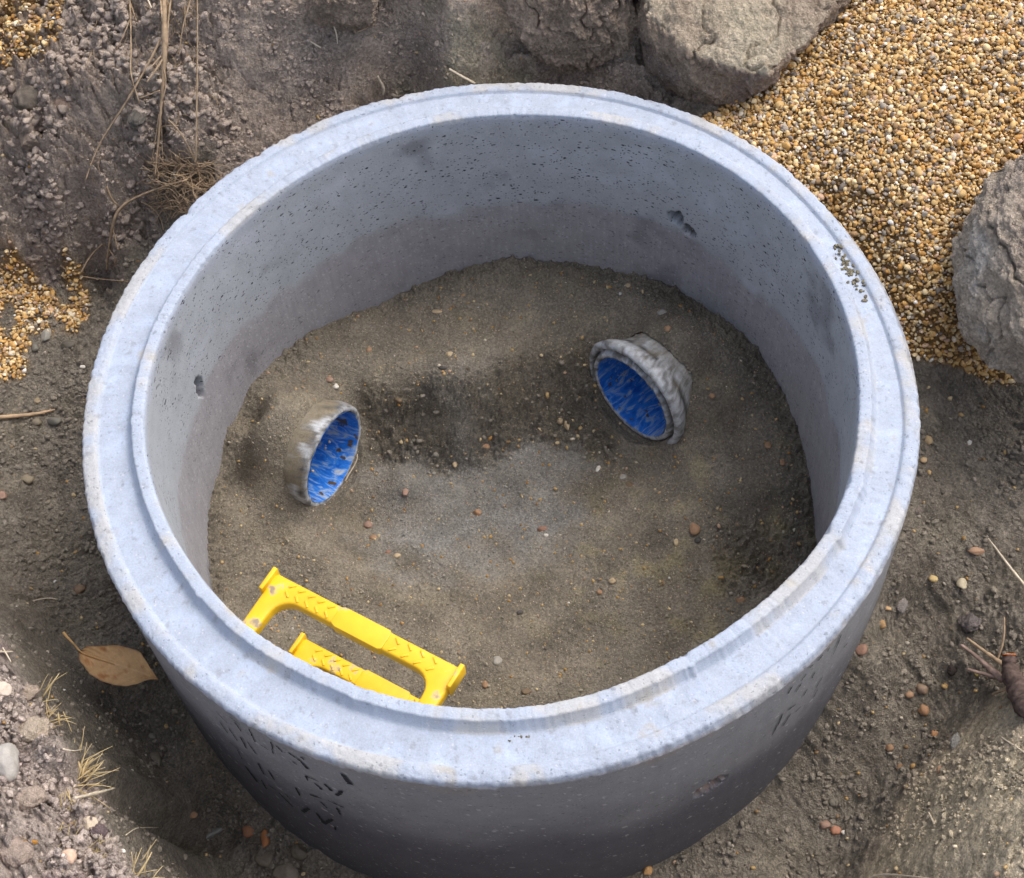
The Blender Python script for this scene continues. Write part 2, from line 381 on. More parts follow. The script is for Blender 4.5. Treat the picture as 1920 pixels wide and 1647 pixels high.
# crevices and features of the cut face behind the ring
def seg_cut(pts, depth, wid, wob=.01):
    global Z
    P = np.array([at(*p)[:2] for p in pts]); D = np.full(GX.shape, 9.)
    xw = GX+wob*fbm(GX, GY, 25, 3, 91); yw = GY+wob*fbm(GX+3, GY, 25, 3, 92)
    for a, b in zip(P[:-1], P[1:]):
        ab = b-a; t = np.clip(((xw-a[0])*ab[0]+(yw-a[1])*ab[1])/(ab@ab), 0, 1)
        D = np.minimum(D, np.hypot(xw-a[0]-t*ab[0], yw-a[1]-t*ab[1]))
    Z = Z-depth*sstep(wid, wid*.2, D)
seg_cut([(706, -60, .2), (703, 20, .12), (697, 80, .03), (702, 140, -.04)], .05, .022)
seg_cut([(640, 45, .09), (706, 45, .09)], .035, .013)
seg_cut([(1000, 10, .1), (1020, 28, .08), (1045, 25, .08)], .035, .015)
seg_cut([(980, 70, .04), (988, 110, 0), (1000, 130, -.03)], .03, .012)
seg_cut([(305, 270, -.1), (320, 310, -.12)], .05, .022)
seg_cut([(165, 490, -.3), (185, 475, -.28), (195, 488, -.29)], .06, .022)
seg_cut([(1212, 30, .04), (1216, 90, -.02), (1205, 120, -.05)], .03, .015)
seg_cut([(280, 400, -.24), (360, 350, -.17), (385, 345, -.15)], .04, .02)
seg_cut([(95, 250, -.1), (90, 275, -.12)], .05, .02)
Z = np.where(rr < .56, np.minimum(Z, -.62), Z)
Z = np.where((rr > .50) & (rr < .64) & (Z > -.02), -.02, Z)

# colours of the ground (albedo)
c_dark = lin(148, 138, 121); c_olive = lin(160, 149, 126); c_purp = lin(194, 175, 156); c_dry = lin(198, 181, 165); c_grav = lin(150, 118, 76); c_wet = lin(132, 122, 106)
def mixc(C, c, m): return C*(1-m[..., None])+np.array(c)*m[..., None]
n_a = fbm(GX, GY, 3.5, 4, 71); n_b = fbm(GX, GY, 12, 4, 72)
C = np.zeros(GX.shape+(3,))+c_dark
C = mixc(C, c_wet, sstep(.0, .7, n_a)*.6)
C = mixc(C, c_olive, sstep(.0, .6, n_b)*.35)
C = mixc(C, c_purp*.93, BTL*.9); C = mixc(C, c_purp, BTOP*.8)
C = mixc(C, lin(208, 190, 168), BTL*sstep(.1, .8, n_b+n_a*.5)*.5)
C = mixc(C, lin(178, 168, 140), OLV*BTOP*.7)
C = mixc(C, c_purp*.8, BTOP*sstep(.1, .7, n_a-n_b*.4)*.35)
C = mixc(C, c_dry, BL); C = mixc(C, lin(140, 122, 118), BL*sstep(.2, .8, n_b)*.7)
C = mixc(C, lin(206, 184, 162), BR*.97); C = mixc(C, lin(208, 194, 160), BR*sstep(.0, .35, .5*n_a+.6-8*np.hypot(GX-at(1800, 1620, -.2)[0], GY-at(1800, 1620, -.2)[1])*.25)*.75)
C = C*np.array([.98, 1.0, 1.06])
C = mixc(C, c_grav, GRL)

def bil(A, x, y):
    fx = np.clip((x-X0)/DX, 0, len(gx)-1.001); fy = np.clip((y-Y0)/DX, 0, len(gy)-1.001)
    ix = fx.astype(int); iy = fy.astype(int); tx = fx-ix; ty = fy-iy
    if A.ndim == 3: tx = tx[..., None]; ty = ty[..., None]
    return (A[iy, ix]*(1-tx)+A[iy, ix+1]*tx)*(1-ty)+(A[iy+1, ix]*(1-tx)+A[iy+1, ix+1]*tx)*ty

# one sheet: fine cells in the middle, growing cells out to the far field
grow = np.cumsum(.004*1.28**np.arange(34)); grow = grow[grow < 60]
ax_ = np.concatenate([gx[0]-grow[::-1], gx, gx[-1]+grow]); ay_ = np.concatenate([gy[0]-grow[::-1], gy, gy[-1]+grow])
k = len(grow); nx, ny = len(ax_), len(ay_)
FX, FY = np.meshgrid(ax_, ay_)
ixx = np.clip(np.arange(nx)-k, 0, len(gx)-1); iyy = np.clip(np.arange(ny)-k, 0, len(gy)-1)
ZZ = Z[np.ix_(iyy, ixx)]; CC = C[np.ix_(iyy, ixx)]
dout = np.hypot(np.maximum(0, np.maximum(gx[0]-FX, FX-gx[-1])), np.maximum(0, np.maximum(gy[0]-FY, FY-gy[-1])))
tt = sstep(0, .6, dout)
ZZ = ZZ*(1-tt)+tt*(.12+.02*fbm(FX, FY, 1.5, 3, 5)); CC = CC*(1-tt[..., None])+tt[..., None]*c_dry*.8
idx = np.arange(nx*ny).reshape(ny, nx)
Fq = np.stack([idx[:-1, :-1], idx[:-1, 1:], idx[1:, 1:], idx[1:, :-1]], -1).reshape(-1, 4)
ground = mesh_np('ground', np.stack([FX, FY, ZZ], -1).reshape(-1, 3), Fq, M_soil, col=CC.reshape(-1, 3))
tag(ground, kind='structure')

# ------------------------------------------------------------------ soil inside the ring
def nrm_img(px, py, ratio, ix, iy):
    v = -ray(px, py); a = cr-(cr@v)*v; b = cu-(cu@v)*v; a /= np.linalg.norm(a); b /= np.linalg.norm(b)
    d = ix*a+iy*b; d = d/np.linalg.norm(d)
    return ratio*v+math.sqrt(1-ratio**2)*d
NR, NL = nrm_img(1183, 746, .43, -.78, -.63), nrm_img(626, 858, .385, .926, -.379)
CRm, CLm = at(1183, 746, -.412), at(626, 858, -.425)
INC = [(88, -.366), (74, -.369), (64, -.372), (53, -.355), (43, -.362), (31, -.36), (22, -.383), (15, -.41), (6, -.45), (-4, -.505), (102, -.383), (114, -.392),
       (130, -.350), (141, -.337), (150, -.343), (157, -.345), (163, -.375), (170, -.388), (178, -.41), (-20, -.51), (-45, -.52), (-70, -.52), (-100, -.52), (-130, -.51), (-150, -.47), (-165, -.43)]
ic = [(.525*math.cos(math.radians(a)), .525*math.sin(math.radians(a)), z) for a, z in INC]
ic += px3([(950, 600, -.385), (800, 650, -.39), (720, 650, -.39), (640, 690, -.38), (560, 700, -.365), (480, 800, -.375), (1150, 560, -.375), (1060, 620, -.385), (1380, 800, -.43), (1310, 900, -.462),
  (1400, 950, -.465), (1400, 1100, -.49), (1220, 1000, -.488), (950, 900, -.546), (850, 950, -.546), (1050, 860, -.54), (760, 900, -.505), (1150, 890, -.505), (760, 960, -.53),
  (900, 1080, -.52), (1100, 1080, -.505), (520, 1000, -.47), (450, 900, -.43), (500, 1150, -.51), (700, 1180, -.50), (900, 1230, -.50), (1200, 1180, -.50),
  # lip of the upper terrace and the foot of the little scarp beneath it
  (700, 735, -.415), (760, 752, -.425), (830, 768, -.43), (900, 742, -.43), (980, 712, -.43), (1050, 682, -.425), (1100, 632, -.405),
  (705, 805, -.485), (770, 826, -.507), (835, 830, -.515), (910, 806, -.515), (990, 780, -.512), (1060, 757, -.50), (1100, 742, -.485),
  (1230, 890, -.505), (1335, 770, -.40), (520, 950, -.44), (560, 1010, -.467), (650, 1075, -.487), (625, 985, -.508), (700, 1040, -.52), (1335, 860, -.447), (1245, 965, -.470), (1160, 1060, -.487), (1205, 885, -.508), (1140, 950, -.522), (1050, 1000, -.53), (700, 870, -.515), (640, 970, -.52), (1150, 830, -.525)])
for c_, n_, r_ in ((CRm, NR, .085), (CLm, NL, .093)):       # soil heaped over the pipes behind their mouths, open in front
    h_ = np.array([n_[0], n_[1], 0]); h_ /= np.linalg.norm(h_); t_ = np.array([-h_[1], h_[0], 0])
    for back, up_ in ((.082 if r_ == .085 else .048, .0), (.115, .012)):
        for s_ in (-.075, -.04, 0, .04, .075):
            p_ = c_-h_*back+t_*s_; ic.append((p_[0], p_[1], c_[2]+math.sqrt(max(r_**2-s_**2, 0))+up_))
    for s_ in (-.12, .12): p_ = c_-h_*.02+t_*s_; ic.append((p_[0], p_[1], c_[2]-.03))
    for s_ in (-.05, 0, .05): p_ = c_+h_*.025+t_*s_; ic.append((p_[0], p_[1], c_[2]-r_+.006))
fi = rbf(ic, 1e-3, .02)
DI = .00145
ix_ = np.arange(-.545, .545, DI)
IX, IY = np.meshgrid(ix_, ix_)
ZI = coarse_eval(fi, ix_, ix_, 5)
rI = np.hypot(IX, IY)
rough_m = poly_mask([(680, 720, -.4), (830, 740, -.42), (1000, 690, -.42), (1100, 640, -.42), (1180, 880, -.5), (1020, 800, -.5), (850, 850, -.5), (690, 860, -.5)], .02, IX, IY, amp=.02)
rough2 = poly_mask([(1330, 1010, -.5), (1470, 1000, -.5), (1440, 1120, -.5), (1340, 1120, -.5)], .02, IX, IY, amp=.02)
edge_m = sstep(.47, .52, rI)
RXi, RYi = IX, IY; IY = RYi+1.3*ZI; IX = RXi-.3*ZI
rgh = np.clip(rough_m+rough2*.8+edge_m*.5+.12*sstep(0, .6, fbm(IX, IY, 6, 2, 5)), 0, 1)
e1 = domes(IX, IY, 55, 12, .4, .003); e2 = domes(IX, IY, 120, 13, .4, .0015); e3 = domes(IX, IY, 240, 14, .5, .0008)
crki = np.abs(fbm(IX, IY, 13, 4, 141))
ZI = ZI+fbm(IX, IY, 4, 3, 101)*.005+fbm(IX, IY, 18, 4, 102)*.0022+fbm(IX, IY, 90, 3, 103)*.0009+e3*.0007+e2*.0010
ZI = ZI+rgh*(e1*.011+e2*.009+e3*.003+np.abs(fbm(IX, IY, 34, 5, 104))*.012-np.abs(fbm(IX, IY, 14, 3, 105))*.012-.003*sstep(.08, 0, crki))
IX, IY = RXi, RYi
for c_, n_, r_ in ((CRm, NR, .098), (CLm, NL, .092)):       # scoop in front of each mouth
    h_ = np.array([n_[0], n_[1], 0]); h_ /= np.linalg.norm(h_); t_ = np.array([-h_[1], h_[0], 0])
    df = (IX-c_[0])*h_[0]+(IY-c_[1])*h_[1]; ss_ = np.abs((IX-c_[0])*t_[0]+(IY-c_[1])*t_[1])
    lim = np.where(ss_ < r_, c_[2]-np.sqrt(np.maximum(r_**2-ss_**2, 0)), c_[2]+(ss_-r_)*1.5)
    lim = lim+np.clip(df-.01, 0, 1)*.55+.002*fbm(IX, IY, 40, 3, 131)+np.where(df < -.012, 9, 0)
    ZI = np.minimum(ZI, lim)
# colours:
CI = np.zeros(IX.shape+(3,))+lin(140, 129, 110)
na = fbm(IX, IY, 4, 4, 111); nb = fbm(IX, IY, 16, 4, 112)
CI = mixc(CI, lin(152, 140, 114), sstep(0, .7, nb)*.4)
g1 = poly_mask([(720, 900, -.53), (880, 800, -.53), (1080, 830, -.53), (1080, 1000, -.53), (820, 1080, -.53), (700, 1010, -.53)], .07, IX, IY, amp=.05)
CI = mixc(CI, lin(150, 146, 136), g1*.85)
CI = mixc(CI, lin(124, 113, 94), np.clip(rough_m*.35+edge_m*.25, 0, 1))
CI = mixc(CI, lin(164, 150, 112), sstep(0, .3, .12-np.hypot(IX-.33, IY+.12)*.6+.2*nb)*.8)
CI = mixc(CI, lin(118, 108, 92), sstep(.2, .9, na)*.35)
CI = CI*np.array([1.0, 1.04, 1.13])
ni = len(ix_); idx = np.arange(ni*ni).reshape(ni, ni)
Fq = np.stack([idx[:-1, :-1], idx[:-1, 1:], idx[1:, 1:], idx[1:, :-1]], -1).reshape(-1, 4)
keep = (rI.ravel()[Fq] < .56).all(1); Fq = Fq[keep]
PTS = np.stack([IX, IY, ZI], -1).reshape(-1, 3)
for c_, n_, r_ in ((CRm, NR, .085), (CLm, NL, .088)):       # the soil surface is open where the pipe bores are
    d_ = (PTS-c_)@n_; ra_ = np.linalg.norm(PTS-c_-d_[:, None]*n_, axis=1)
    ins = (ra_ < r_) & (d_ < .004) & (d_ > -.098)
    Fq = Fq[~ins[Fq].any(1)]
used = np.zeros(ni*ni, bool); used[Fq] = True; remap = np.cumsum(used)-1
bed = mesh_np('soil_floor', np.stack([IX, IY, ZI], -1).reshape(-1, 3)[used], remap[Fq], M_bed, col=CI.reshape(-1, 3)[used])
tag(bed, kind='structure')

def bili(A, x, y):
    fx = np.clip((x-ix_[0])/DI, 0, ni-1.001); fy = np.clip((y-ix_[0])/DI, 0, ni-1.001)
    a = fx.astype(int); b = fy.astype(int); tx = fx-a; ty = fy-b
    if A.ndim == 3: tx = tx[..., None]; ty = ty[..., None]
    return (A[b, a]*(1-tx)+A[b, a+1]*tx)*(1-ty)+(A[b+1, a]*(1-tx)+A[b+1, a+1]*tx)*ty

def hit(px, py, off=0., inner=None):
    """where the sight line through a photograph point meets the soil"""
    d = ray(px, py); prev = None
    for t in np.arange(1.3, 4.2, .004):
        p = CP+t*d; r = math.hypot(p[0], p[1])
        if inner or (inner is None and r < .53 and p[2] > -.62): z = bili(ZI, p[0], p[1])
        else: z = bil(Z, p[0], p[1])
        if inner is None and r < .62 and p[2] > .0: continue
        if p[2] < z:
            return CP+(t-.002-off)*d
    return CP+3*d

# ------------------------------------------------------------------ concrete ring
ang_o = np.radians([82.6,105.2,123.6,141.1,157.1,171.9,185.2,201.7,210.7,221.6,230.8,239.7,250.7,260.4,269.8,279.4,290.1,297.4,310.7,321.8,333.1,345.8,359.,372.6,385.,396.5,410.8,422.6,431.2])
rad_o = np.array([.6191,.6218,.6236,.6223,.6214,.6194,.6202,.6224,.6236,.6238,.6233,.6246,.6228,.6235,.6217,.6208,.6140,.6167,.6187,.6184,.6197,.621,.6128,.6102,.6108,.6181,.6221,.6218,.6218])
ang_i = np.radians([98.2,124.6,150.,183.3,214.5,224.3,238.7,251.7,267.,276.5,291.1,307.7,316.7,327.9,343.3,365.,397.3,419.3,438.7])
rad_i = np.array([.5213,.5128,.516,.5232,.5185,.5221,.5185,.5253,.5266,.5259,.5191,.5217,.53,.535,.5287,.531,.5363,.5346,.5247])
def pint(t, a, r):
    t = (t-a[0]) % (2*np.pi)+a[0]
    v = np.interp(t, np.append(a, a[0]+2*np.pi), np.append(r, r[0])); return v
NT = 1500
th = np.arange(NT)/NT*2*np.pi
def smooth_c(v, w=25):
    k = np.ones(w)/w; return np.convolve(np.concatenate([v[-w:], v, v[:w]]), k, 'same')[w:-w]
RO = smooth_c(pint(th, ang_o, rad_o), 60); RI_ = smooth_c(pint(th, ang_i, rad_i), 60)
cxn = np.cos(th); syn = np.sin(th)
def cn(f, s, o=3): return fbm(cxn*.6, syn*.6, f, o, s)
chip_m = sstep(-.1, .7, cn(7, 203))
chip_o = np.clip(cn(33, 201, 5)-.2, 0, 1)*.010*chip_m+cn(90, 205, 4)*.0011
chip_i = np.clip(cn(27, 211, 5)-.15, 0, 1)*.009*sstep(-.4, .5, cn(5, 213))+np.abs(cn(70, 215, 4))*.0020
# profile rows: (kind, radius fraction, z)
rows = []
ZB = -.72
zi = np.linspace(ZB, .008, 190)
H_L = .017
RIn = RI_+chip_i*.6
for z in zi: rows.append((RI_, np.full(NT, z), 0))
rows.append((RIn+.001, np.full(NT, .0125), 1))
for t in np.linspace(0, 1, 8):
    rows.append((RIn+.003+(.5415-.5257)*t*1.0-.002*(1-t), H_L+.0006*math.sin(t*math.pi)+cn(60, 221)*.0008+cn(200, 222)*.0005-.001*(t == 0)-chip_i*.3*(1-t), 1))
g0 = RIn+.018
for t in np.linspace(0.15, 1, 6): rows.append((g0+.011*t, H_L*(1-t)**1.2+cn(70, 223)*.0006-.0016*math.sin(t*math.pi*.5)+.0*th, 1))
g1_ = g0+.0115
ROc = RO-chip_o
for t in np.linspace(.06, 1, 16):
    ge = RO-.024
    zz = -.0016-.0026*t+cn(50, 224)*.0006+cn(180, 225+int(t*10))*.0004
    rows.append((g1_+(ge-g1_)*t, zz, 2))
for t in np.linspace(.08, 1, 10):
    ge = RO-.024
    zz = -.0014+.0026*sstep(0, .25, t)-.0035*t**3+cn(90, 231+int(t*4))*.0007+cn(260, 241+int(t*9))*.0007-chip_o*.5*t
    rows.append((ge+(ROc-.0015-ge)*t, zz, 3))
rough_e = cn(150, 251)*.0012
rows.append((ROc+.0004+rough_e, -.0065-chip_o*.9, 3))
rows.append((ROc+.001+rough_e, -.011-chip_o+cn(80, 252)*.003, 3))
RW = RO*.35+.6225*.65
for i, z in enumerate(np.concatenate([np.linspace(-.017, -.06, 14), np.linspace(-.066, -.72, 150)])):
    b = math.exp(-(abs(z)-.01)/.02)
    rows.append((RW+.001+cn(30, 261)*.0004+cn(170, 262+i % 7)*.0007*b, z+0*th, 4))
nr = len(rows)
R = np.array([np.broadcast_to(r[0], NT) for r in rows]); ZR = np.array([np.broadcast_to(r[1], NT) for r in rows]); K = np.array([r[2] for r in rows])
# lifting holes on the bore and the outer face, surface pits
TH = np.broadcast_to(th, R.shape)
arc = .525*TH
R = R.copy(); hole = np.zeros_like(R)
for az, zc, w, hh, dep, tilt in ((160.6, -.183, .011, .024, .05, 0.), (51.3, -.165, .014, .016, .045, .4), (48.3, -.182, .015, .012, .012, .4), (-66.5, -.235, .02, .02, -.018, 0)):
    da = ((TH-math.radians(az)+np.pi) % (2*np.pi)-np.pi)*.525; dz = ZR-zc
    a2 = da*math.cos(tilt)+dz*math.sin(tilt); z2 = -da*math.sin(tilt)+dz*math.cos(tilt)
    q = np.hypot(a2/w, z2/hh)+.4*fbm(da, dz, 75, 4, int(az)+300)
    mm = sstep(1.1, .8, q)
    side = (K == 0)[:, None] if dep > 0 else (K == 4)[:, None]
    R += mm*side*(dep*(.8+.7*fbm(da, dz, 110, 4, 333))); hole = np.maximum(hole, mm*side)
pn = fbm(arc, ZR, 30, 4, 401)
xx_ = np.cos(TH)*.525; yy_ = np.sin(TH)*.525
inner = (K == 0)[:, None]
# albedo zones
CR = np.zeros(R.shape+(3,))
z_a = fbm(arc, ZR*1.2, 5, 4, 411); z_b = fbm(arc, ZR, 16, 4, 412); z_c = fbm(arc, ZR, 60, 3, 413)
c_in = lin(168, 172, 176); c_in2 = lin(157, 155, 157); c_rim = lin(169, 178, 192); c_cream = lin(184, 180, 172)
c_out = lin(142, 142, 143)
CR[:] = c_in
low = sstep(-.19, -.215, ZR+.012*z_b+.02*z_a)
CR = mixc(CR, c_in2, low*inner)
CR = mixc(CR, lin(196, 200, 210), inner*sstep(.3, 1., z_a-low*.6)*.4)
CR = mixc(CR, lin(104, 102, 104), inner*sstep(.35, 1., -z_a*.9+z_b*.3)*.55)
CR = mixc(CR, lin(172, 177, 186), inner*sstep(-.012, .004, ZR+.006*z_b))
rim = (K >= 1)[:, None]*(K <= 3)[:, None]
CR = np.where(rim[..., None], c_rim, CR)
RT = R
th_n1 = fbm(np.cos(TH)*.6, np.sin(TH)*.6, 6, 3, 421)
fr = fbm(RT*np.cos(TH), RT*np.sin(TH), 22, 4, 422)
CR = mixc(CR, c_cream, (K == 1)[:, None]*sstep(-.1, .7, th_n1+fr*.6)*.6)
CR = mixc(CR, c_cream, (K == 3)[:, None]*sstep(-.2, .6, -th_n1+fr*.7)*.6)
CR = mixc(CR, lin(179, 191, 210), (K == 2)[:, None]*sstep(0, .6, fr)*.6)
CR = mixc(CR, lin(176, 168, 152), rim*sstep(.6, 1.1, fr+.3*th_n1)*.5)
CR = mixc(CR, lin(136, 136, 138), rim*sstep(.55, .9, fbm(RT*np.cos(TH)+3, RT*np.sin(TH), 55, 4, 423))*.45)
CR = mixc(CR, lin(150, 145, 130), rim*sstep(.16, .05, np.abs((TH-math.radians(10)+np.pi) % (2*np.pi)-np.pi))*sstep(.1, .6, fbm(xx_, yy_, 30, 3, 431)+fr*.5)*.8)
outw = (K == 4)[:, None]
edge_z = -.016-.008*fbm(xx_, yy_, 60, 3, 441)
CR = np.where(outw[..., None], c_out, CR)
CR = mixc(CR, lin(100, 99, 104), outw*sstep(-.12, -.30, ZR+.05*z_a))  # outer wall darkens downwards: shade put into the colour
CR = mixc(CR, lin(150, 142, 136), outw*sstep(-.05, -.02, ZR+.02*z_b)*sstep(.0, .4, z_a+.2)*.6)
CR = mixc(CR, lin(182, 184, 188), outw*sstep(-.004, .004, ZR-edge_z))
CR = mixc(CR, lin(200, 198, 195), outw*sstep(.78, .9, fbm(arc, ZR*3, 70, 2, 451))*.6)
CR = mixc(CR, lin(150, 126, 108), np.clip(hole*outw, 0, 1)*.9)
CR = mixc(CR, lin(74, 72, 72), np.clip(hole*inner, 0, 1)*.85)  # lifting holes darkened inside, shade of the recess painted into the colour
CR = mixc(CR, lin(196, 198, 202), inner*np.clip(1-np.abs(hole-.35)/.3, 0, 1)*sstep(-.2, .4, z_c)*.6)
CR = mixc(CR, lin(196, 194, 198), inner*low*sstep(.55, .8, fbm(arc*1.0, ZR*2.2, 150, 3, 461))*.5)
CR = CR*(1+(inner*low*.07*fbm(arc, ZR*.06, 160, 3, 462)))[..., None]
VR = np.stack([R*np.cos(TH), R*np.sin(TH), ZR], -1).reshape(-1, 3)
idx = np.arange(nr*NT).reshape(nr, NT); nxt = np.roll(idx, -1, 1)
Fr = np.stack([idx[:-1], idx[1:], nxt[1:], nxt[:-1]], -1).reshape(-1, 4)
Fr = np.concatenate([Fr, np.stack([idx[-1], idx[0], nxt[0], nxt[-1]], -1)])
KV = np.repeat(K, NT)

def mat_concrete():
    m = bpy.data.materials.new('concrete'); m.use_nodes = True; nt = m.node_tree; N = nt.nodes; L = nt.links
    b = N['Principled BSDF']; b.inputs['Roughness'].default_value = .8; b.inputs['Specular IOR Level'].default_value = .25
    A = N.new('ShaderNodeAttribute'); A.attribute_name = 'col'
    tc = N.new('ShaderNodeTexCoord'); mp = N.new('ShaderNodeMapping'); mp.inputs['Scale'].default_value = (1, 1, 1.9)
    L.new(tc.outputs['Object'], mp.inputs['Vector'])
    wn = N.new('ShaderNodeTexNoise'); wn.inputs['Scale'].default_value = 90; wn.inputs['Detail'].default_value = 3; L.new(mp.outputs[0], wn.inputs['Vector'])
    ws = N.new('ShaderNodeVectorMath'); ws.operation = 'SCALE'; ws.inputs['Scale'].default_value = .012; L.new(wn.outputs['Color'], ws.inputs[0])
    wa = N.new('ShaderNodeVectorMath'); wa.operation = 'ADD'; L.new(mp.outputs[0], wa.inputs[0]); L.new(ws.outputs[0], wa.inputs[1])
    def pits(scale, thr, size):
        v = N.new('ShaderNodeTexVoronoi'); v.inputs['Scale'].default_value = scale; L.new(wa.outputs[0], v.inputs['Vector'])
        s = N.new('ShaderNodeSeparateColor'); L.new(v.outputs['Color'], s.inputs[0])
        g = N.new('ShaderNodeMath'); g.operation = 'GREATER_THAN'; g.inputs[1].default_value = thr; L.new(s.outputs[0], g.inputs[0])
        r = N.new('ShaderNodeMapRange'); r.inputs['From Min'].default_value = size; r.inputs['From Max'].default_value = size*.55; L.new(v.outputs['Distance'], r.inputs['Value'])
        q = N.new('ShaderNodeMath'); q.operation = 'MULTIPLY'; L.new(g.outputs[0], q.inputs[0]); L.new(r.outputs[0], q.inputs[1]); return q
    p1 = pits(75, .74, .27); p2 = pits(170, .70, .33)
    zone = N.new('ShaderNodeAttribute'); zone.attribute_name = 'pit'
    mxp = N.new('ShaderNodeMath'); mxp.operation = 'MAXIMUM'; L.new(p1.outputs[0], mxp.inputs[0]); L.new(p2.outputs[0], mxp.inputs[1])
    cn_ = N.new('ShaderNodeTexNoise'); cn_.inputs['Scale'].default_value = 16; cn_.inputs['Detail'].default_value = 3; L.new(mp.outputs[0], cn_.inputs['Vector'])
    cm_ = N.new('ShaderNodeMapRange'); cm_.inputs['From Min'].default_value = .36; cm_.inputs['From Max'].default_value = .52; cm_.inputs['To Min'].default_value = .3; L.new(cn_.outputs[0], cm_.inputs['Value'])
    cx_ = N.new('ShaderNodeMath'); cx_.operation = 'MULTIPLY'; L.new(mxp.outputs[0], cx_.inputs[0]); L.new(cm_.outputs[0], cx_.inputs[1]); mxp = cx_
    pz = N.new('ShaderNodeMath'); pz.operation = 'MULTIPLY'; L.new(mxp.outputs[0], pz.inputs[0]); L.new(zone.outputs['Fac'], pz.inputs[1])
    n1 = N.new('ShaderNodeTexNoise'); n1.inputs['Scale'].default_value = 28; n1.inputs['Detail'].default_value = 8; n1.inputs['Roughness'].default_value = .62; L.new(tc.outputs['Object'], n1.inputs['Vector'])
    n2 = N.new('ShaderNodeTexNoise'); n2.inputs['Scale'].default_value = 420; n2.inputs['Detail'].default_value = 4; L.new(mp.outputs[0], n2.inputs['Vector'])
    ad = N.new('ShaderNodeMath'); ad.operation = 'ADD'; L.new(n1.outputs[0], ad.inputs[0]); L.new(n2.outputs[0], ad.inputs[1])
    mr = N.new('ShaderNodeMapRange'); mr.inputs['From Min'].default_value = .6; mr.inputs['From Max'].default_value = 1.4; mr.inputs['To Min'].default_value = .80; mr.inputs['To Max'].default_value = 1.16
    L.new(ad.outputs[0], mr.inputs['Value'])
    sc_ = N.new('ShaderNodeVectorMath'); sc_.operation = 'SCALE'; L.new(A.outputs['Color'], sc_.inputs[0]); L.new(mr.outputs[0], sc_.inputs['Scale'])
    mx = N.new('ShaderNodeMix'); mx.data_type = 'RGBA'; L.new(pz.outputs[0], mx.inputs['Factor']); L.new(sc_.outputs[0], mx.inputs[6]); mx.inputs[7].default_value = (.035, .037, .042, 1)
    # pale aggregate grains
    v3 = N.new('ShaderNodeTexVoronoi'); v3.inputs['Scale'].default_value = 210; L.new(wa.outputs[0], v3.inputs['Vector'])
    s3 = N.new('ShaderNodeSeparateColor'); L.new(v3.outputs['Color'], s3.inputs[0])
    g3 = N.new('ShaderNodeMath'); g3.operation = 'GREATER_THAN'; g3.inputs[1].default_value = .9; L.new(s3.outputs[1], g3.inputs[0])
    l3 = N.new('ShaderNodeMath'); l3.operation = 'LESS_THAN'; l3.inputs[1].default_value = .26; L.new(v3.outputs['Distance'], l3.inputs[0])
    m3 = N.new('ShaderNodeMath'); m3.operation = 'MULTIPLY'; L.new(g3.outputs[0], m3.inputs[0]); L.new(l3.outputs[0], m3.inputs[1])
    m4 = N.new('ShaderNodeMath'); m4.operation = 'MULTIPLY'; L.new(m3.outputs[0], m4.inputs[0]); m4.inputs[1].default_value = .55
    mx2 = N.new('ShaderNodeMix'); mx2.data_type = 'RGBA'; L.new(m4.outputs[0], mx2.inputs['Factor']); L.new(mx.outputs[2], mx2.inputs[6]); mx2.inputs[7].default_value = (*lin(205, 203, 205), 1)
    L.new(mx2.outputs[2], b.inputs['Base Color'])
    hs = N.new('ShaderNodeMath'); hs.operation = 'MULTIPLY_ADD'; L.new(pz.outputs[0], hs.inputs[0]); hs.inputs[1].default_value = -1.6; L.new(n2.outputs[0], hs.inputs[2])
    hs2 = N.new('ShaderNodeMath'); hs2.operation = 'ADD'; L.new(hs.outputs[0], hs2.inputs[0]); L.new(n1.outputs[0], hs2.inputs[1])
    bp = N.new('ShaderNodeBump'); bp.inputs['Strength'].default_value = .6; bp.inputs['Distance'].default_value = .0018
    zz = N.new('ShaderNodeMapRange'); zz.inputs['From Min'].default_value = .2; zz.inputs['From Max'].default_value = .6; zz.inputs['To Min'].default_value = .3; L.new(zone.outputs['Fac'], zz.inputs['Value'])
    hz = N.new('ShaderNodeMath'); hz.operation = 'MULTIPLY'; L.new(hs2.outputs[0], hz.inputs[0]); L.new(zz.outputs[0], hz.inputs[1])
    L.new(hz.outputs[0], bp.inputs['Height']); L.new(bp.outputs[0], b.inputs['Normal'])
    return m
M_conc = mat_concrete()
ring = empty('concrete_ring', (0, 0, 0))
tag(ring, 'large pale grey precast concrete chamber ring standing in the excavated pit, yellow step irons inside', 'concrete ring')
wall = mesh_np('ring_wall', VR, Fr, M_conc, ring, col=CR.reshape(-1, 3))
pa = wall.data.attributes.new('pit', 'FLOAT', 'POINT')
pitv = np.where(KV == 0, np.where(VR[:, 2] > -.2, 1.0, .5), np.where(KV == 4, .4, np.where(KV == 3, .34, np.where(KV == 1, .3, .2)))).astype(np.float32)
pa.data.foreach_set('value', pitv)

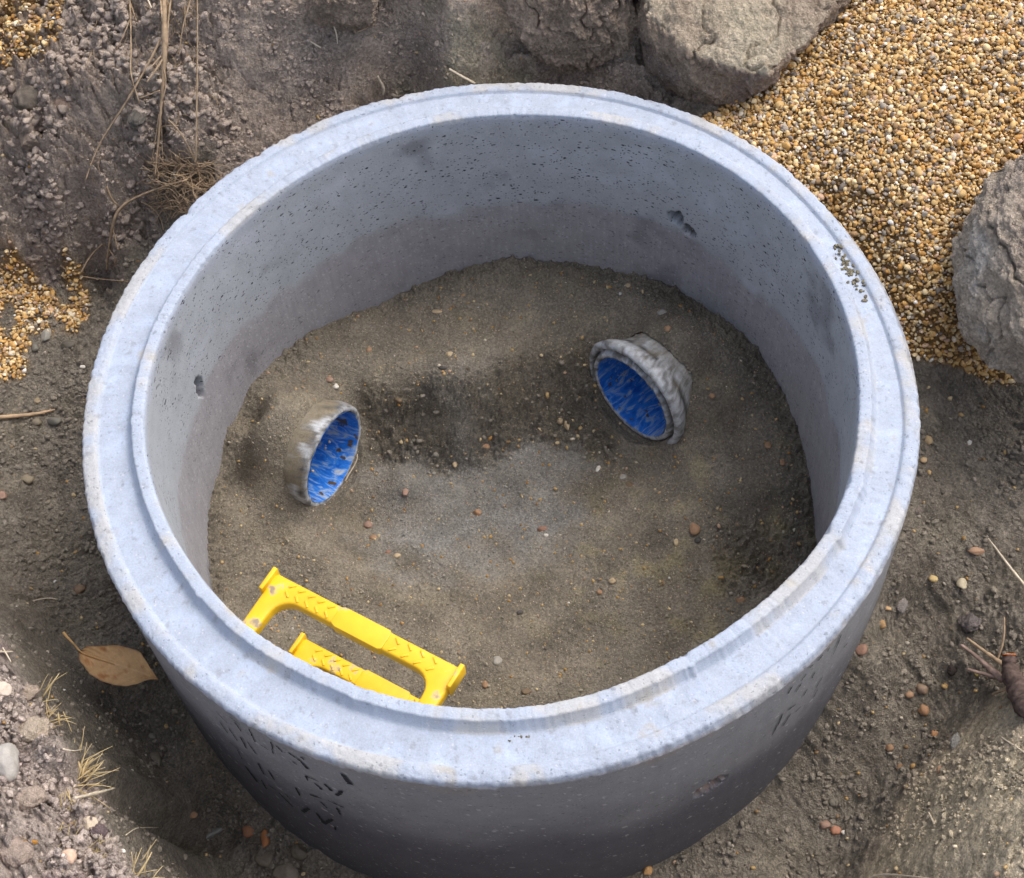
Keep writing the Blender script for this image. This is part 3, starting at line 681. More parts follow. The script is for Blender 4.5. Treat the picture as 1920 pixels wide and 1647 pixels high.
# worn stencil lettering on the outer face: only scattered strokes are left
def on_wall(px, py, R_=.6275):
    d = ray(px, py); a = d[0]**2+d[1]**2; b = CP[0]*d[0]+CP[1]*d[1]; c = CP[0]**2+CP[1]**2-R_*R_
    D = b*b-a*c
    if D < 0: return None
    t = (-b-math.sqrt(D))/a; return CP+t*d
def stroke(p, q, w0, w1):
    """short painted stroke lying on the wall (unwrapped coordinates)"""
    A = on_wall(*p); B = on_wall(*q)
    if A is None or B is None: return None
    a0 = np.array([math.atan2(A[1], A[0])*.625, A[2]]); b0 = np.array([math.atan2(B[1], B[0])*.625, B[2]])
    d = b0-a0; L_ = np.linalg.norm(d)+1e-9; n = np.array([-d[1], d[0]])/L_
    m = 9; V = []
    for i in range(m):
        t = i/(m-1); c = a0+d*t+n*.0008*random.uniform(-1, 1); w = (w0+(w1-w0)*t)*(.45+.5*random.random())
        for s in (-1, 1):
            q2 = c+n*s*w; an = q2[0]/.625; V.append((.0+RWf(an)*math.cos(an), RWf(an)*math.sin(an), q2[1]))
    Fs = []
    for i in range(m-1):
        a = i*2; Fs += [[a, a+1, a+3], [a, a+3, a+2]]
    return np.array(V), np.array(Fs)
def RWf(an):
    return float(np.interp(an % (2*np.pi), th, RW))+.0024
LET = []
def LL(ox, oy, sc_, L_):
    for x0, y0, x1, y1, w0, w1 in L_: LET.append(((ox+x0/sc_, oy+y0/sc_), (ox+x1/sc_, oy+y1/sc_), w0, w1))
LL(300, 1200, 4.1175, [(120, 250, 190, 340, .0012, .0012), (420, 560, 510, 650, .0012, .0016), (510, 590, 610, 665, .001, .0012), (570, 650, 620, 720, .0025, .001),
   (450, 640, 515, 730, .0015, .0015), (520, 690, 590, 790, .0012, .0018), (610, 760, 660, 850, .002, .002), (670, 800, 732, 890, .0014, .002),
   (680, 700, 725, 800, .0018, .0012), (770, 820, 830, 860, .0012, .0012), (850, 800, 865, 890, .0014, .001), (890, 830, 940, 880, .0018, .0014),
   (980, 880, 1080, 950, .0018, .0022), (1080, 950, 1135, 1010, .002, .003), (1080, 915, 1110, 940, .003, .001), (1015, 950, 1050, 975, .0022, .001),
   (530, 800, 600, 860, .0012, .0012), (590, 860, 625, 930, .0014, .001), (750, 965, 795, 1050, .0022, .002), (830, 1020, 875, 1090, .002, .0022),
   (650, 985, 745, 1110, .004, .006), (775, 1090, 815, 1165, .002, .002), (830, 1130, 890, 1170, .003, .001), (910, 1190, 1020, 1300, .0016, .0022),
   (960, 1200, 1000, 1240, .0022, .001), (1040, 1150, 1075, 1215, .002, .003), (1115, 1060, 1220, 1105, .0022, .001), (1120, 1065, 1135, 1100, .003, .001),
   (1190, 1120, 1245, 1170, .002, .0032), (1265, 1125, 1320, 1180, .0025, .004), (1150, 1205, 1240, 1235, .0032, .0014), (1290, 1250, 1410, 1305, .0014, .002),
   (1230, 1260, 1285, 1310, .002, .0024), (1360, 1215, 1400, 1180, .0045, .0035), (1395, 1045, 1465, 1130, .003, .0075), (1360, 1310, 1385, 1360, .0035, .002),
   (1100, 1340, 1140, 1310, .005, .003), (1205, 1350, 1260, 1430, .0035, .005), (1260, 1430, 1325, 1395, .005, .004), (1345, 1455, 1350, 1480, .003, .002)])
LL(1440, 1170, 7.16, [(1020, 170, 960, 320, .002, .002), (960, 320, 905, 440, .002, .001), (770, 440, 710, 520, .002, .003), (640, 575, 590, 620, .002, .002),
   (550, 700, 480, 790, .0016, .002), (480, 830, 410, 940, .0016, .002), (350, 880, 300, 970, .003, .002), (660, 680, 620, 760, .002, .002), (760, 740, 680, 880, .0016, .002),
   (560, 900, 510, 990, .002, .002), (400, 1110, 300, 1190, .0024, .002), (470, 1140, 400, 1210, .0016, .002), (220, 1250, 160, 1400, .0022, .002), (340, 1230, 230, 1400, .002, .0026),
   (150, 1400, 90, 1520, .0022, .0016), (700, 900, 640, 1010, .0014, .0018), (1100, 280, 1050, 340, .003, .002), (860, 340, 830, 400, .0016, .001)])
sv = [s for s in (stroke(*l) for l in LET) if s is not None]
M_ink = mat_flat('stencil_ink', (.034, .035, .040), .8, .2, .3, 200)
for v_, f_ in sv: mesh_np('letter_stroke', v_, f_, M_ink, ring)

# ------------------------------------------------------------------ step irons (parts of the ring)
def mat_yellow():
    m = bpy.data.materials.new('yellow_plastic'); m.use_nodes = True; nt = m.node_tree; N = nt.nodes; L = nt.links
    b = N['Principled BSDF']; b.inputs['Roughness'].default_value = .42; b.inputs['Specular IOR Level'].default_value = .45
    tc = N.new('ShaderNodeTexCoord'); n = N.new('ShaderNodeTexNoise'); n.inputs['Scale'].default_value = 34; n.inputs['Detail'].default_value = 7; L.new(tc.outputs['Object'], n.inputs['Vector'])
    r = N.new('ShaderNodeValToRGB'); e = r.color_ramp.elements
    e[0].position = .30; e[0].color = (.80, .46, .012, 1); e[1].position = .60; e[1].color = (.88, .53, .014, 1)
    x = e.new(.635); x.color = (.70, .50, .17, 1); y = e.new(.70); y.color = (.30, .24, .17, 1)
    L.new(n.outputs[0], r.inputs[0]); L.new(r.outputs[0], b.inputs['Base Color'])
    bp = N.new('ShaderNodeBump'); bp.inputs['Strength'].default_value = .15; bp.inputs['Distance'].default_value = .001; L.new(n.outputs[0], bp.inputs['Height']); L.new(bp.outputs[0], b.inputs['Normal'])
    return m
M_yel = mat_yellow()
def prism(pts, z0, z1, bev=.002, xf=None):
    bm = bmesh.new(); vs = [bm.verts.new((x, y, z0)) for x, y in pts]; f = bm.faces.new(vs)
    g = bmesh.ops.extrude_face_region(bm, geom=[f]); up_ = [v for v in g['geom'] if isinstance(v, bmesh.types.BMVert)]
    for v in up_: v.co.z = z1
    bmesh.ops.recalc_face_normals(bm, faces=bm.faces)
    if bev:
        ed = [e for e in bm.edges if abs(e.verts[0].co.z-e.verts[1].co.z) < 1e-6]
        bmesh.ops.bevel(bm, geom=ed, offset=bev, segments=3, affect='EDGES', profile=.5)
    bmesh.ops.triangulate(bm, faces=bm.faces)
    bm.verts.index_update()
    V = np.array([v.co[:] for v in bm.verts]); Fc = np.array([[v.index for v in f.verts] for f in bm.faces]); bm.free()
    return V, Fc
def step_iron(az, zc, rad, width=.322, w=.030, tilt=0.):
    hw = width/2; L_ = math.sqrt(.525**2-(hw-.015)**2)-rad+.02; rf = .030
    outer = [(-hw+.004, -L_), (-hw+.002, -.03), (-hw, -.006), (-hw+.006, 0), (hw-.006, 0), (hw, -.006), (hw-.002, -.03), (hw-.004, -L_)]
    outer = [(x, y) for x, y in outer]
    inn = [(hw-w+.003, -L_)]
    c1 = (hw-w-rf, -w-rf)
    for t in np.linspace(0, math.pi/2, 8): inn.append((c1[0]+rf*math.cos(t), c1[1]+rf*math.sin(t)))
    c2 = (-hw+w+rf, -w-rf)
    for t in np.linspace(math.pi/2, math.pi, 8): inn.append((c2[0]+rf*math.cos(t), c2[1]+rf*math.sin(t)))
    inn.append((-hw+w-.003, -L_))
    body = prism(outer+inn, -.022, 0., .004)
    mid = prism([(-.038, .0014), (.04, .0014), (.044, -.004), (.044, -w+.001), (.038, -w-.0025), (-.036, -w-.0025), (-.044, -w+.001), (-.044, -.004)], -.020, .0014, .0012)
    treads = []
    for x in list(np.linspace(-hw+.032, -.06, 5))+list(np.linspace(.062, hw-.036, 4)):
        for s in (-1, 1):
            cy = -w*.5; a = .6*s*(1 if x < 0 else -1); L2 = .012
            dx, dy = math.cos(a)*L2*.5, abs(math.sin(a))*L2*.5*s
            xo = x; y0 = cy+s*.0035
            p = np.array([xo, y0]); q = p+np.array([(.0085 if x < 0 else -.0085), s*.0075]); n = np.array([-(q-p)[1], (q-p)[0]]); n = n/np.linalg.norm(n)*.0017
            treads.append(prism([tuple(p-n), tuple(q-n), tuple(q+n), tuple(p+n)], -.001, .0019, .0007))
    lugL = prism([(-hw-.003, .003), (-hw+.004, .003), (-hw+.004, -.036), (-hw-.003, -.036)], -.02, .011, .002)
    lugR = prism([(hw-.004, .003), (hw+.003, .003), (hw+.003, -.036), (hw-.004, -.036)], -.02, .011, .002)
    a = math.radians(az); ux = np.array([-math.sin(a), math.cos(a), 0]); 
    uy = -np.array([math.cos(a), math.sin(a), 0]); uz = np.array([0, 0, 1.])
    # bar runs along the chord; +y points at the ring centre
    if np.cross(ux, uy)[2] < 0: ux = -ux
    uyt = uy*math.cos(tilt)+uz*math.sin(tilt); uzt = np.cross(ux, uyt)
    O = np.array([rad*math.cos(a), rad*math.sin(a), zc])
    def X(vf): v, f = vf; return O+v[:, :1]*ux+v[:, 1:2]*uyt+v[:, 2:3]*uzt, f
    st = mesh_np('step_iron', *X(body), M_yel, ring, smooth=False)
    mesh_np('centre_grip', *X(mid), M_yel, st, smooth=False)
    for t_ in treads: mesh_np('tread_rib', *X(t_), M_yel, st, smooth=False)
    for l in (lugL, lugR): mesh_np('end_lug', *X(l), M_yel, st, smooth=False)
    return st
s1_ = step_iron(-124.8, -.112, .385)
s1_['label'] = 'upper, fully visible yellow plastic step iron with ribbed tread'
s2_ = step_iron(-124.8, -.345, .380)
s2_['label'] = 'lower yellow step iron, mostly hidden by the near rim, muddy centre grip'

# ------------------------------------------------------------------ pipes
def mat_pipe():
    m = mat_attr('pipe_shell', rough=.6, s1=55, s2=300, amp=.35, bump=.5, bdist=.0012, spec=.35)
    return m
M_pipe = mat_pipe()
def mat_blue():
    m = bpy.data.materials.new('blue_lining'); m.use_nodes = True; nt = m.node_tree; N = nt.nodes; L = nt.links
    b = N['Principled BSDF']; b.inputs['Roughness'].default_value = .3; b.inputs['Specular IOR Level'].default_value = .5
    tc = N.new('ShaderNodeTexCoord'); A = N.new('ShaderNodeAttribute'); A.attribute_name = 'pcoord'
    mp = N.new('ShaderNodeMapping'); mp.inputs['Scale'].default_value = (5.2, 3.2, 5.2); L.new(A.outputs['Vector'], mp.inputs['Vector'])
    n = N.new('ShaderNodeTexNoise'); n.inputs['Scale'].default_value = 1.6; n.inputs['Detail'].default_value = 8; n.inputs['Roughness'].default_value = .65; n.inputs['Distortion'].default_value = 1.6; L.new(mp.outputs[0], n.inputs['Vector'])
    r = N.new('ShaderNodeValToRGB'); e = r.color_ramp.elements
    e[0].position = .36; e[0].color = (.012, .11, .52, 1); e[1].position = .50; e[1].color = (.03, .22, .74, 1)
    q = e.new(.585); q.color = (.26, .40, .66, 1); q = e.new(.68); q.color = (.52, .56, .60, 1)
    L.new(n.outputs[0], r.inputs[0])
    n2 = N.new('ShaderNodeTexNoise'); n2.inputs['Scale'].default_value = 42; n2.inputs['Detail'].default_value = 5; L.new(tc.outputs['Object'], n2.inputs['Vector'])
    mr = N.new('ShaderNodeMapRange'); mr.inputs['From Min'].default_value = .62; mr.inputs['From Max'].default_value = .66; L.new(n2.outputs[0], mr.inputs['Value'])
    mx = N.new('ShaderNodeMix'); mx.data_type = 'RGBA'; L.new(mr.outputs[0], mx.inputs['Factor']); L.new(r.outputs[0], mx.inputs[6]); mx.inputs[7].default_value = (*lin(92, 76, 62), 1)
    L.new(mx.outputs[2], b.inputs['Base Color'])
    return m
M_blue = mat_blue()

def pipe(name, cpx, z, nrm, r_in, prof_out, label, dirt, depth=.105, tex=1., rot=0.):
    """socket mouth: centre on the sight line through cpx at height z; nrm points out of the mouth"""
    n = np.array(nrm, float); n /= np.linalg.norm(n); c = at(cpx[0], cpx[1], z)
    a = np.cross([0, 0, 1.], n); a /= np.linalg.norm(a); b = np.cross(n, a)
    thing = empty(name, tuple(c)); tag(thing, label, 'pipe', 'pipe sockets in the chamber floor')
    k = 160; t = np.arange(k)/k*2*np.pi; u = np.cos(t)[:, None]*a+np.sin(t)[:, None]*b
    def rev(rows, jit, seed):
        V = []; Q = []
        for i, (r, d) in enumerate(rows):
            rr_ = r+jit*fbm(np.cos(t)*2, np.sin(t)*2+i*.21, 2.2, 4, seed)
            V.append(c+u*rr_[:, None]+n*(d+jit*.6*fbm(np.cos(t)*2+4, np.sin(t)*2, 3, 3, seed+3))[:, None]); Q.append(np.stack([np.cos(t), np.full(k, d*4), np.sin(t)], 1))
        V = np.concatenate(V); m = len(rows); I = np.arange(m*k).reshape(m, k); J = np.roll(I, -1, 1)
        return V, np.stack([I[:-1], J[:-1], J[1:], I[1:]], -1).reshape(-1, 4), np.concatenate(Q)
    V, Fc, Q = rev([(r_in, -.0015)]+prof_out, .0018, 500+int(cpx[0]))
    d = (V-c)@n; rad = np.linalg.norm((V-c)-d[:, None]*n, axis=1)
    nz = fbm(V[:, 0]+V[:, 2], V[:, 1], 26, 4, 511); nz2 = fbm(V[:, 0], V[:, 1]+V[:, 2], 60, 4, 512)
    col = np.zeros((len(V), 3))+lin(184, 187, 190)
    col = mixc(col, lin(52, 52, 54), sstep(-.35, -.05, nz+.25*nz2)*np.exp(-((rad-(r_in+.0135))/.0042)**2)*.97)
    col = mixc(col, lin(84, 82, 80), sstep(.15, .45, nz2)*.7); nz3 = fbm(V[:, 0]-V[:, 2], V[:, 1]+V[:, 0], 130, 4, 515); col = mixc(col, lin(120, 112, 98), sstep(.1, .5, nz3)*.6)
    col = mixc(col, lin(134, 124, 104), sstep(dirt[0], dirt[1], -d+.016*nz+.016*nz2)*dirt[2])
    mesh_np('socket_shell', V, Fc, M_pipe, thing, col=col); sh = thing.children[-1] if False else None
    o = [o_ for o_ in sc.collection.objects if o_.parent == thing][-1]; local(o)
    rows = [(r_in-.0004, .0)]+[(r_in-.001-.004*s, -depth*s) for s in np.linspace(.03, 1, 22)]
    V, Fc, Q = rev(rows, .0006, 520)
    o = mesh_np('blue_lining', V, Fc[:, ::-1], M_blue, thing); local(o)
    at_ = o.data.attributes.new('pcoord', 'FLOAT_VECTOR', 'POINT')
    ang = np.arctan2(Q[:, 2], Q[:, 0])+rot; Q2 = np.stack([np.cos(ang)*.6, Q[:, 1]*tex, np.sin(ang)*.6], 1)
    at_.data.foreach_set('vector', np.ascontiguousarray(Q2, dtype=np.float32).ravel())
    # mud silted on the far end closes the bore
    P0 = c-n*depth*.98; I = rev([(r_in, -depth*.97), (.002, -depth*.95)], .004, 531)
    o = mesh_np('silt_plug', I[0], I[1], M_bed, thing, col=np.zeros((len(I[0]), 3))+lin(84, 74, 58)); local(o)
    return thing, c, n, a, b
pR = pipe('pipe_socket', (1183, 746), -.412, NR, .0855,
          [(.0870, .0), (.0910, .0015), (.0945, .0), (.0965, -.007), (.0985, -.012), (.1005, -.010), (.1025, -.004), (.1060, -.002), (.1105, -.004), (.1145, -.009), (.1135, -.018), (.107, -.028), (.099, -.039), (.091, -.052), (.086, -.066), (.083, -.082), (.082, -.10), (.082, -.135)],
          'right-hand blue-lined pipe mouth with thick scuffed black and white collar', (.035, .075, .6))
pL = pipe('pipe_socket', (626, 858), -.425, NL, .0865,
          [(.0880, .0), (.0925, .0008), (.0965, -.002), (.0985, -.008), (.0985, -.020), (.097, -.034), (.093, -.046), (.0935, -.06), (.093, -.1)],
          'left-hand pipe mouth with thin grey collar and blue lining, caked with mud behind', (.008, .026, .93), rot=1.3)

# ------------------------------------------------------------------ clay blocks
def noise3(V, f, s, o=4):
    return (fbm(V[:, 0]+V[:, 2]*.37, V[:, 1]-V[:, 2]*.71, f, o, s)+fbm(V[:, 2]+V[:, 1]*.3, V[:, 0]-.2*V[:, 1], f, o, s+50))*.7
def block(name, pts, label, cat, colf, sub=6, smooth_it=5, amp=.012, group=None, shrink=1.03, dome=.006):
    bm = bmesh.new()
    for p in pts: bm.verts.new(p)
    r = bmesh.ops.convex_hull(bm, input=bm.verts)
    bmesh.ops.delete(bm, geom=[g for g in r['geom_interior'] if isinstance(g, bmesh.types.BMVert)], context='VERTS')
    bmesh.ops.triangulate(bm, faces=bm.faces)
    done = False
    while len(bm.faces) < 130000:
        L_ = [e.calc_length() for e in bm.edges]; thr = np.median(L_)*.9
        long_ = [e for e in bm.edges if e.calc_length() > thr]
        bmesh.ops.subdivide_edges(bm, edges=long_, cuts=1); bmesh.ops.triangulate(bm, faces=[f for f in bm.faces if len(f.verts) > 3])
        if 9000 < len(bm.faces) < 30000 and not done:
            done = True
            for _ in range(smooth_it): bmesh.ops.smooth_vert(bm, verts=bm.verts, factor=.5, use_axis_x=True, use_axis_y=True, use_axis_z=True)
    for _ in range(3): bmesh.ops.smooth_vert(bm, verts=bm.verts, factor=.5, use_axis_x=True, use_axis_y=True, use_axis_z=True)
    bm.normal_update(); bm.verts.index_update()
    V = np.array([v.co[:] for v in bm.verts]); Nn = np.array([v.normal[:] for v in bm.verts]); Fc = np.array([[v.index for v in f.verts] for f in bm.faces]); bm.free()
    cc = V.mean(0); V = cc+(V-cc)*shrink
    proj_ = V[:, :2]+V[:, 2:3]*np.array([[.6, -.8]])
    d_ = domes(proj_[:, 0], proj_[:, 1], 38, 601, .6, .004); d2_ = domes(proj_[:, 0], proj_[:, 1], 95, 602, .6, .002)
    ck = np.abs(noise3(V, 8, 605))
    disp = noise3(V, 6, 603)*amp*.8-np.abs(noise3(V, 13, 606))*amp*.9+noise3(V, 30, 604)*amp*.4+d_*dome*.5+d2_*dome*.3-sstep(.07, 0, ck)*amp*.8+np.abs(noise3(V, 70, 608, 4))*.004+noise3(V, 150, 607, 3)*.0018
    V = V+Nn*disp[:, None]
    col = colf(V, Nn)
    o = mesh_np(name, V, Fc, M_clay, col=col)
    tag(o, label, cat, group)
    return o
c_clay = lin(140, 126, 118); c_clay_l = lin(214, 201, 176)
def col_slab(V, N_):
    c = np.zeros((len(V), 3))+lin(182, 163, 144)
    n = noise3(V, 9, 611)
    c = mixc(c, c_clay_l, sstep(.35, .8, N_[:, 2])*np.clip(.75+.5*n, 0, 1))  # upward-facing surfaces paler than the sides
    c = mixc(c, lin(152, 136, 130), sstep(.0, .5, n)*(1-sstep(.35, .8, N_[:, 2]))*.5)
    return c
def q(px, py, z): return tuple(at(px, py, z))
slab_pts = [q(1216, 30, .085), q(1300, 100, .07), q(1435, 140, .06), q(1512, 85, .06), q(1575, -10, .07), q(1600, -160, .09), q(1240, -190, .12), q(1180, -80, .12),
            q(1215, 135, -.05), q(1338, 215, -.07), q(1400, 205, -.07), q(1485, 110, -.06), q(1595, 5, -.05), q(1700, -180, -.05), q(1220, -200, -.05), q(1190, 60, -.04)]
block('clay_block', slab_pts, 'large clay block with pale top lying behind the ring beside the shingle slope', 'clay block', col_slab, amp=.012)
block('clay_chunk', [q(600, 0, .12), q(700, -5, .11), q(703, 38, .06), q(642, 46, .06), q(590, 30, .07), q(600, -90, .15), q(700, -90, .15), q(640, 72, -.03), q(700, 62, -.03), q(590, 52, -.02), q(560, 20, .02)],
      'blocky grey clay chunk ending at the dark vertical crack above the ring', 'clay chunk', lambda V, N_: np.zeros((len(V), 3))+lin(180, 162, 144)*(1+.25*noise3(V, 12, 631))[:, None], amp=.007)
block('clay_chunk', [q(905, -60, .14), q(1010, -60, .14), q(1185, -70, .14), q(1195, 20, .05), q(1180, 90, -.01), q(1120, 130, -.05), q(1040, 110, -.03), q(985, 60, .03), q(960, 10, .07), q(1100, 20, .08), q(1080, 60, .04), q(1190, 110, -.08), q(1000, 130, -.09)],
      'broad pinkish grey clay lump between the olive earth face and the pale-topped clay block', 'clay chunk', lambda V, N_: np.zeros((len(V), 3))+lin(194, 174, 154)*(1+.25*noise3(V, 12, 633))[:, None], amp=.012)
def col_b(V, N_):
    c = np.zeros((len(V), 3))+lin(214, 198, 178); n = noise3(V, 9, 621)
    c = mixc(c, lin(230, 222, 210), sstep(.2, .8, n)*.8); c = mixc(c, lin(172, 158, 146), sstep(.0, .7, -n)*.5)
    return c
bz = .0
bp = [q(1925, 262, .10), q(1862, 315, .06), q(1815, 385, .03), q(1792, 450, .0), q(1786, 530, -.02), q(1795, 600, -.05), q(1840, 655, -.06), q(1900, 700, -.07),
      q(1960, 730, -.06), q(1900, 400, .13), q(1890, 520, .10), q(1990, 560, .12), q(2080, 420, .14), q(2120, 600, .08), q(2050, 260, .12), q(2140, 720, -.03),
      q(1850, 430, .09), q(1850, 600, .03), q(2050, 720, .0), q(2160, 300, .03), q(1960, 640, .06)]
block('clay_boulder', bp, 'rough grey clay boulder overhanging the trench at the right edge, shingle piled behind it', 'clay boulder', col_b, amp=.014)

# ------------------------------------------------------------------ shingle (stuff)
PAL = np.array([lin(210, 176, 120), lin(224, 200, 154), lin(200, 158, 96), lin(232, 218, 192), lin(170, 158, 142), lin(158, 128, 92), lin(122, 112, 102), lin(238, 232, 222), lin(206, 172, 142), lin(192, 144, 80)])
PW = np.array([.25, .18, .17, .055, .08, .11, .05, .013, .06, .06]); PW = PW/PW.sum()
def shingle():
    P = []; S = []
    for layer, sp, lift in ((0, .0058, .0), (1, .0074, .004)):
        a = np.arange(X0+.02, X1-.02, sp); b = np.arange(Y0+.02, Y1-.02, sp)
        A, B = np.meshgrid(a, b); A = A+rng.uniform(-.45, .45, A.shape)*sp; B = B+rng.uniform(-.45, .45, B.shape)*sp
        A = A.ravel(); B = B.ravel(); m = bil(GRL, A, B)
        k_ = (m > .25+.5*rng.random(len(A))) & (np.hypot(A, B) > .628)
        # stray stones thinning away from the patches
        A, B, m = A[k_], B[k_], m[k_]
        s = .0022+.0034*rng.random(len(A))**1.8+.003*(rng.random(len(A)) > .975)
        z = bil(Z, A, B)+s*(.1+.5*rng.random(len(A)))+lift*rng.random(len(A))
        P.append(np.stack([A, B, z], 1)); S.append(s)
    P = np.concatenate(P); S = np.concatenate(S)
    V, Fc, I = pebbles(P, S, ICO2, ICOF2, rough=.13)
    ci = rng.choice(len(PAL), len(P), p=PW); c = PAL[ci]*(.8+.36*rng.random((len(P), 1)))
    o = mesh_np('gravel', V, Fc, M_gravel, col=np.clip(c, 0, .9)[I])
    tag(o, 'golden brown shingle of small rounded stones spread behind and left of the ring', 'gravel', kind='stuff')
shingle()

# crumbs of soil and tiny grit (stuff)
def crumbs():
    n = 380000
    A = rng.uniform(X0+.02, X1-.02, n); B = rng.uniform(Y0+.02, Y1-.02, n)
    w = .52+.6*bil(BTL, A, B)+1.0*bil(BL, A, B)+.12*bil(BTOP, A, B)+.15*bil(BR, A, B)
    clu = fbm(A, B, 8, 3, 701); w = w*sstep(-.5, .5, clu); w = w*(1-bil(GRL, A, B)*.97)
    k_ = (rng.random(n) < w*.8) & (np.hypot(A, B) > .63)
    A, B = A[k_], B[k_]; n = len(A)
    s = .0016+.0042*rng.random(n)**4*(1+bil(BTL, A, B)*.9+bil(BL, A, B)*.35)+.0015*bil(BTL, A, B)*rng.random(n)
    P = np.stack([A, B, bil(Z, A, B)+s*.35], 1)
    big = s > .0032
    P[:, 2] -= s*.25
    V, Fc, I = pebbles(P[~big], s[~big], ICO1, ICOF1, rough=.6)
    V2, F2, I2 = pebbles(P[big], s[big], ICO2, ICOF2, rough=.55)
    I = np.concatenate([np.flatnonzero(~big)[I], np.flatnonzero(big)[I2]]); V, Fc = join([(V, Fc), (V2, F2)])
    c = bil(C, A, B)*(.85+.45*rng.random((n, 1)))
    o = mesh_np('soil_crumbs', V, Fc, M_crumb, col=c[I], smooth=True)
    tag(o, 'loose crumbs of brown soil scattered over the banks and the trench', 'soil crumbs', kind='stuff')
    print('crumbs', n)
    # grit inside the ring
    n = 9000
    r_ = np.sqrt(rng.random(n))*.51; a_ = rng.random(n)*2*np.pi; A = r_*np.cos(a_); B = r_*np.sin(a_)
    s = .0007+.0030*rng.random(n)**4.5
    s = s*(1+.8*bili(rgh, A, B))
    P = np.stack([A, B, bili(ZI, A, B)+s*.3], 1)
    V, Fc, I = pebbles(P, s, ICO1, ICOF1, rough=.35)
    cc = bili(CI, A, B)*(.8+.5*rng.random((n, 1))); pal = PAL[rng.choice(len(PAL), n, p=PW)]
    pick = (rng.random(n) < .42)[:, None]; c = np.where(pick, pal*.8, cc)
    # grit in the trench
    n2 = 14000
    A = rng.uniform(X0+.05, X1-.05, n2); B = rng.uniform(Y0+.05, Y1-.05, n2)
    k_ = (np.hypot(A, B) > .63) & (bil(GRL, A, B) < .3); A, B = A[k_], B[k_]; n2 = len(A)
    s2 = .0009+.0045*rng.random(n2)**5
    V2, F2, I2 = pebbles(np.stack([A, B, bil(Z, A, B)+s2*.3], 1), s2, ICO1, ICOF1, rough=.3)
    c2 = np.where(rng.random((n2, 1)) < .5, PAL[rng.choice(len(PAL), n2, p=PW)]*.75, bil(C, A, B)*(.8+.7*rng.random((n2, 1))))
    Vj, Fj = join([(V, Fc), (V2, F2)])
    o = mesh_np('grit', Vj, Fj, M_stone, col=np.concatenate([c[I], c2[I2]]))
    tag(o, 'fine pale and brown grit speckling the soil inside and around the ring', 'grit', kind='stuff')
crumbs()

# ------------------------------------------------------------------ individual stones
def stone(px, py, wpx, hpx, col, label, ang=None, name='stone', cat='stone', rough=.07, inner=None, group=None, sink=.35, clod=False):
    p = hit(px, py, inner=inner); d = np.linalg.norm(p-CP); k_ = d/F
    a_, b_ = wpx*k_*.5, hpx*k_*.5; c_ = min(a_, b_)*.75
    V = ICO4.copy() if wpx > 26 else ICO3.copy()
    rs = np.random.default_rng(int(px*7+py*13))
    for _ in range(5 if not clod else 3):
        dd = rs.normal(size=3); dd /= np.linalg.norm(dd); dp = V@dd; V = V-np.clip(dp-(.55+.3*rs.random()), 0, None)[:, None]*dd*.85
    off = rs.random(3)*9
    V = V*(1+(noise3(V*.5+off, 1.6, int(px), 4)*rough*2)[:, None])
    if clod: V = V*(1+.16*noise3(V*.5+off, 5, int(py), 4)[:, None])
    V = V*np.array([a_, b_, c_]); an = math.radians(ang) if ang is not None else rs.random()*.5-.25
    ca, sa = math.cos(an), math.sin(an); V = V@np.array([[ca, sa, 0], [-sa, ca, 0], [0, 0, 1]])
    V = V[:, :1]*np.array([cr[0], cr[1], 0])+V[:, 1:2]*np.array([-cr[1], cr[0], 0])+V[:, 2:]*np.array([0, 0, 1.])
    o = mesh_np(name, V, ICOF4 if wpx > 26 else ICOF3, M_crumb if clod else M_stone, col=np.zeros((len(V), 3))+np.array(col))
    o.location = Vector(p)+Vector((0, 0, c_*(1-2*sink)*.6))
    tag(o, label, cat, group); return o
ORG = lin(162, 128, 98); TAN = lin(188, 166, 132); PNK = lin(158, 128, 110); GRY = lin(150, 144, 134); WHT = lin(215, 208, 195); BRN = lin(116, 98, 76); DRK = lin(74, 70, 66); RED = lin(146, 110, 90)
G1 = 'stones set in the soil inside the ring'; G2 = 'stones in the trench and on the banks'
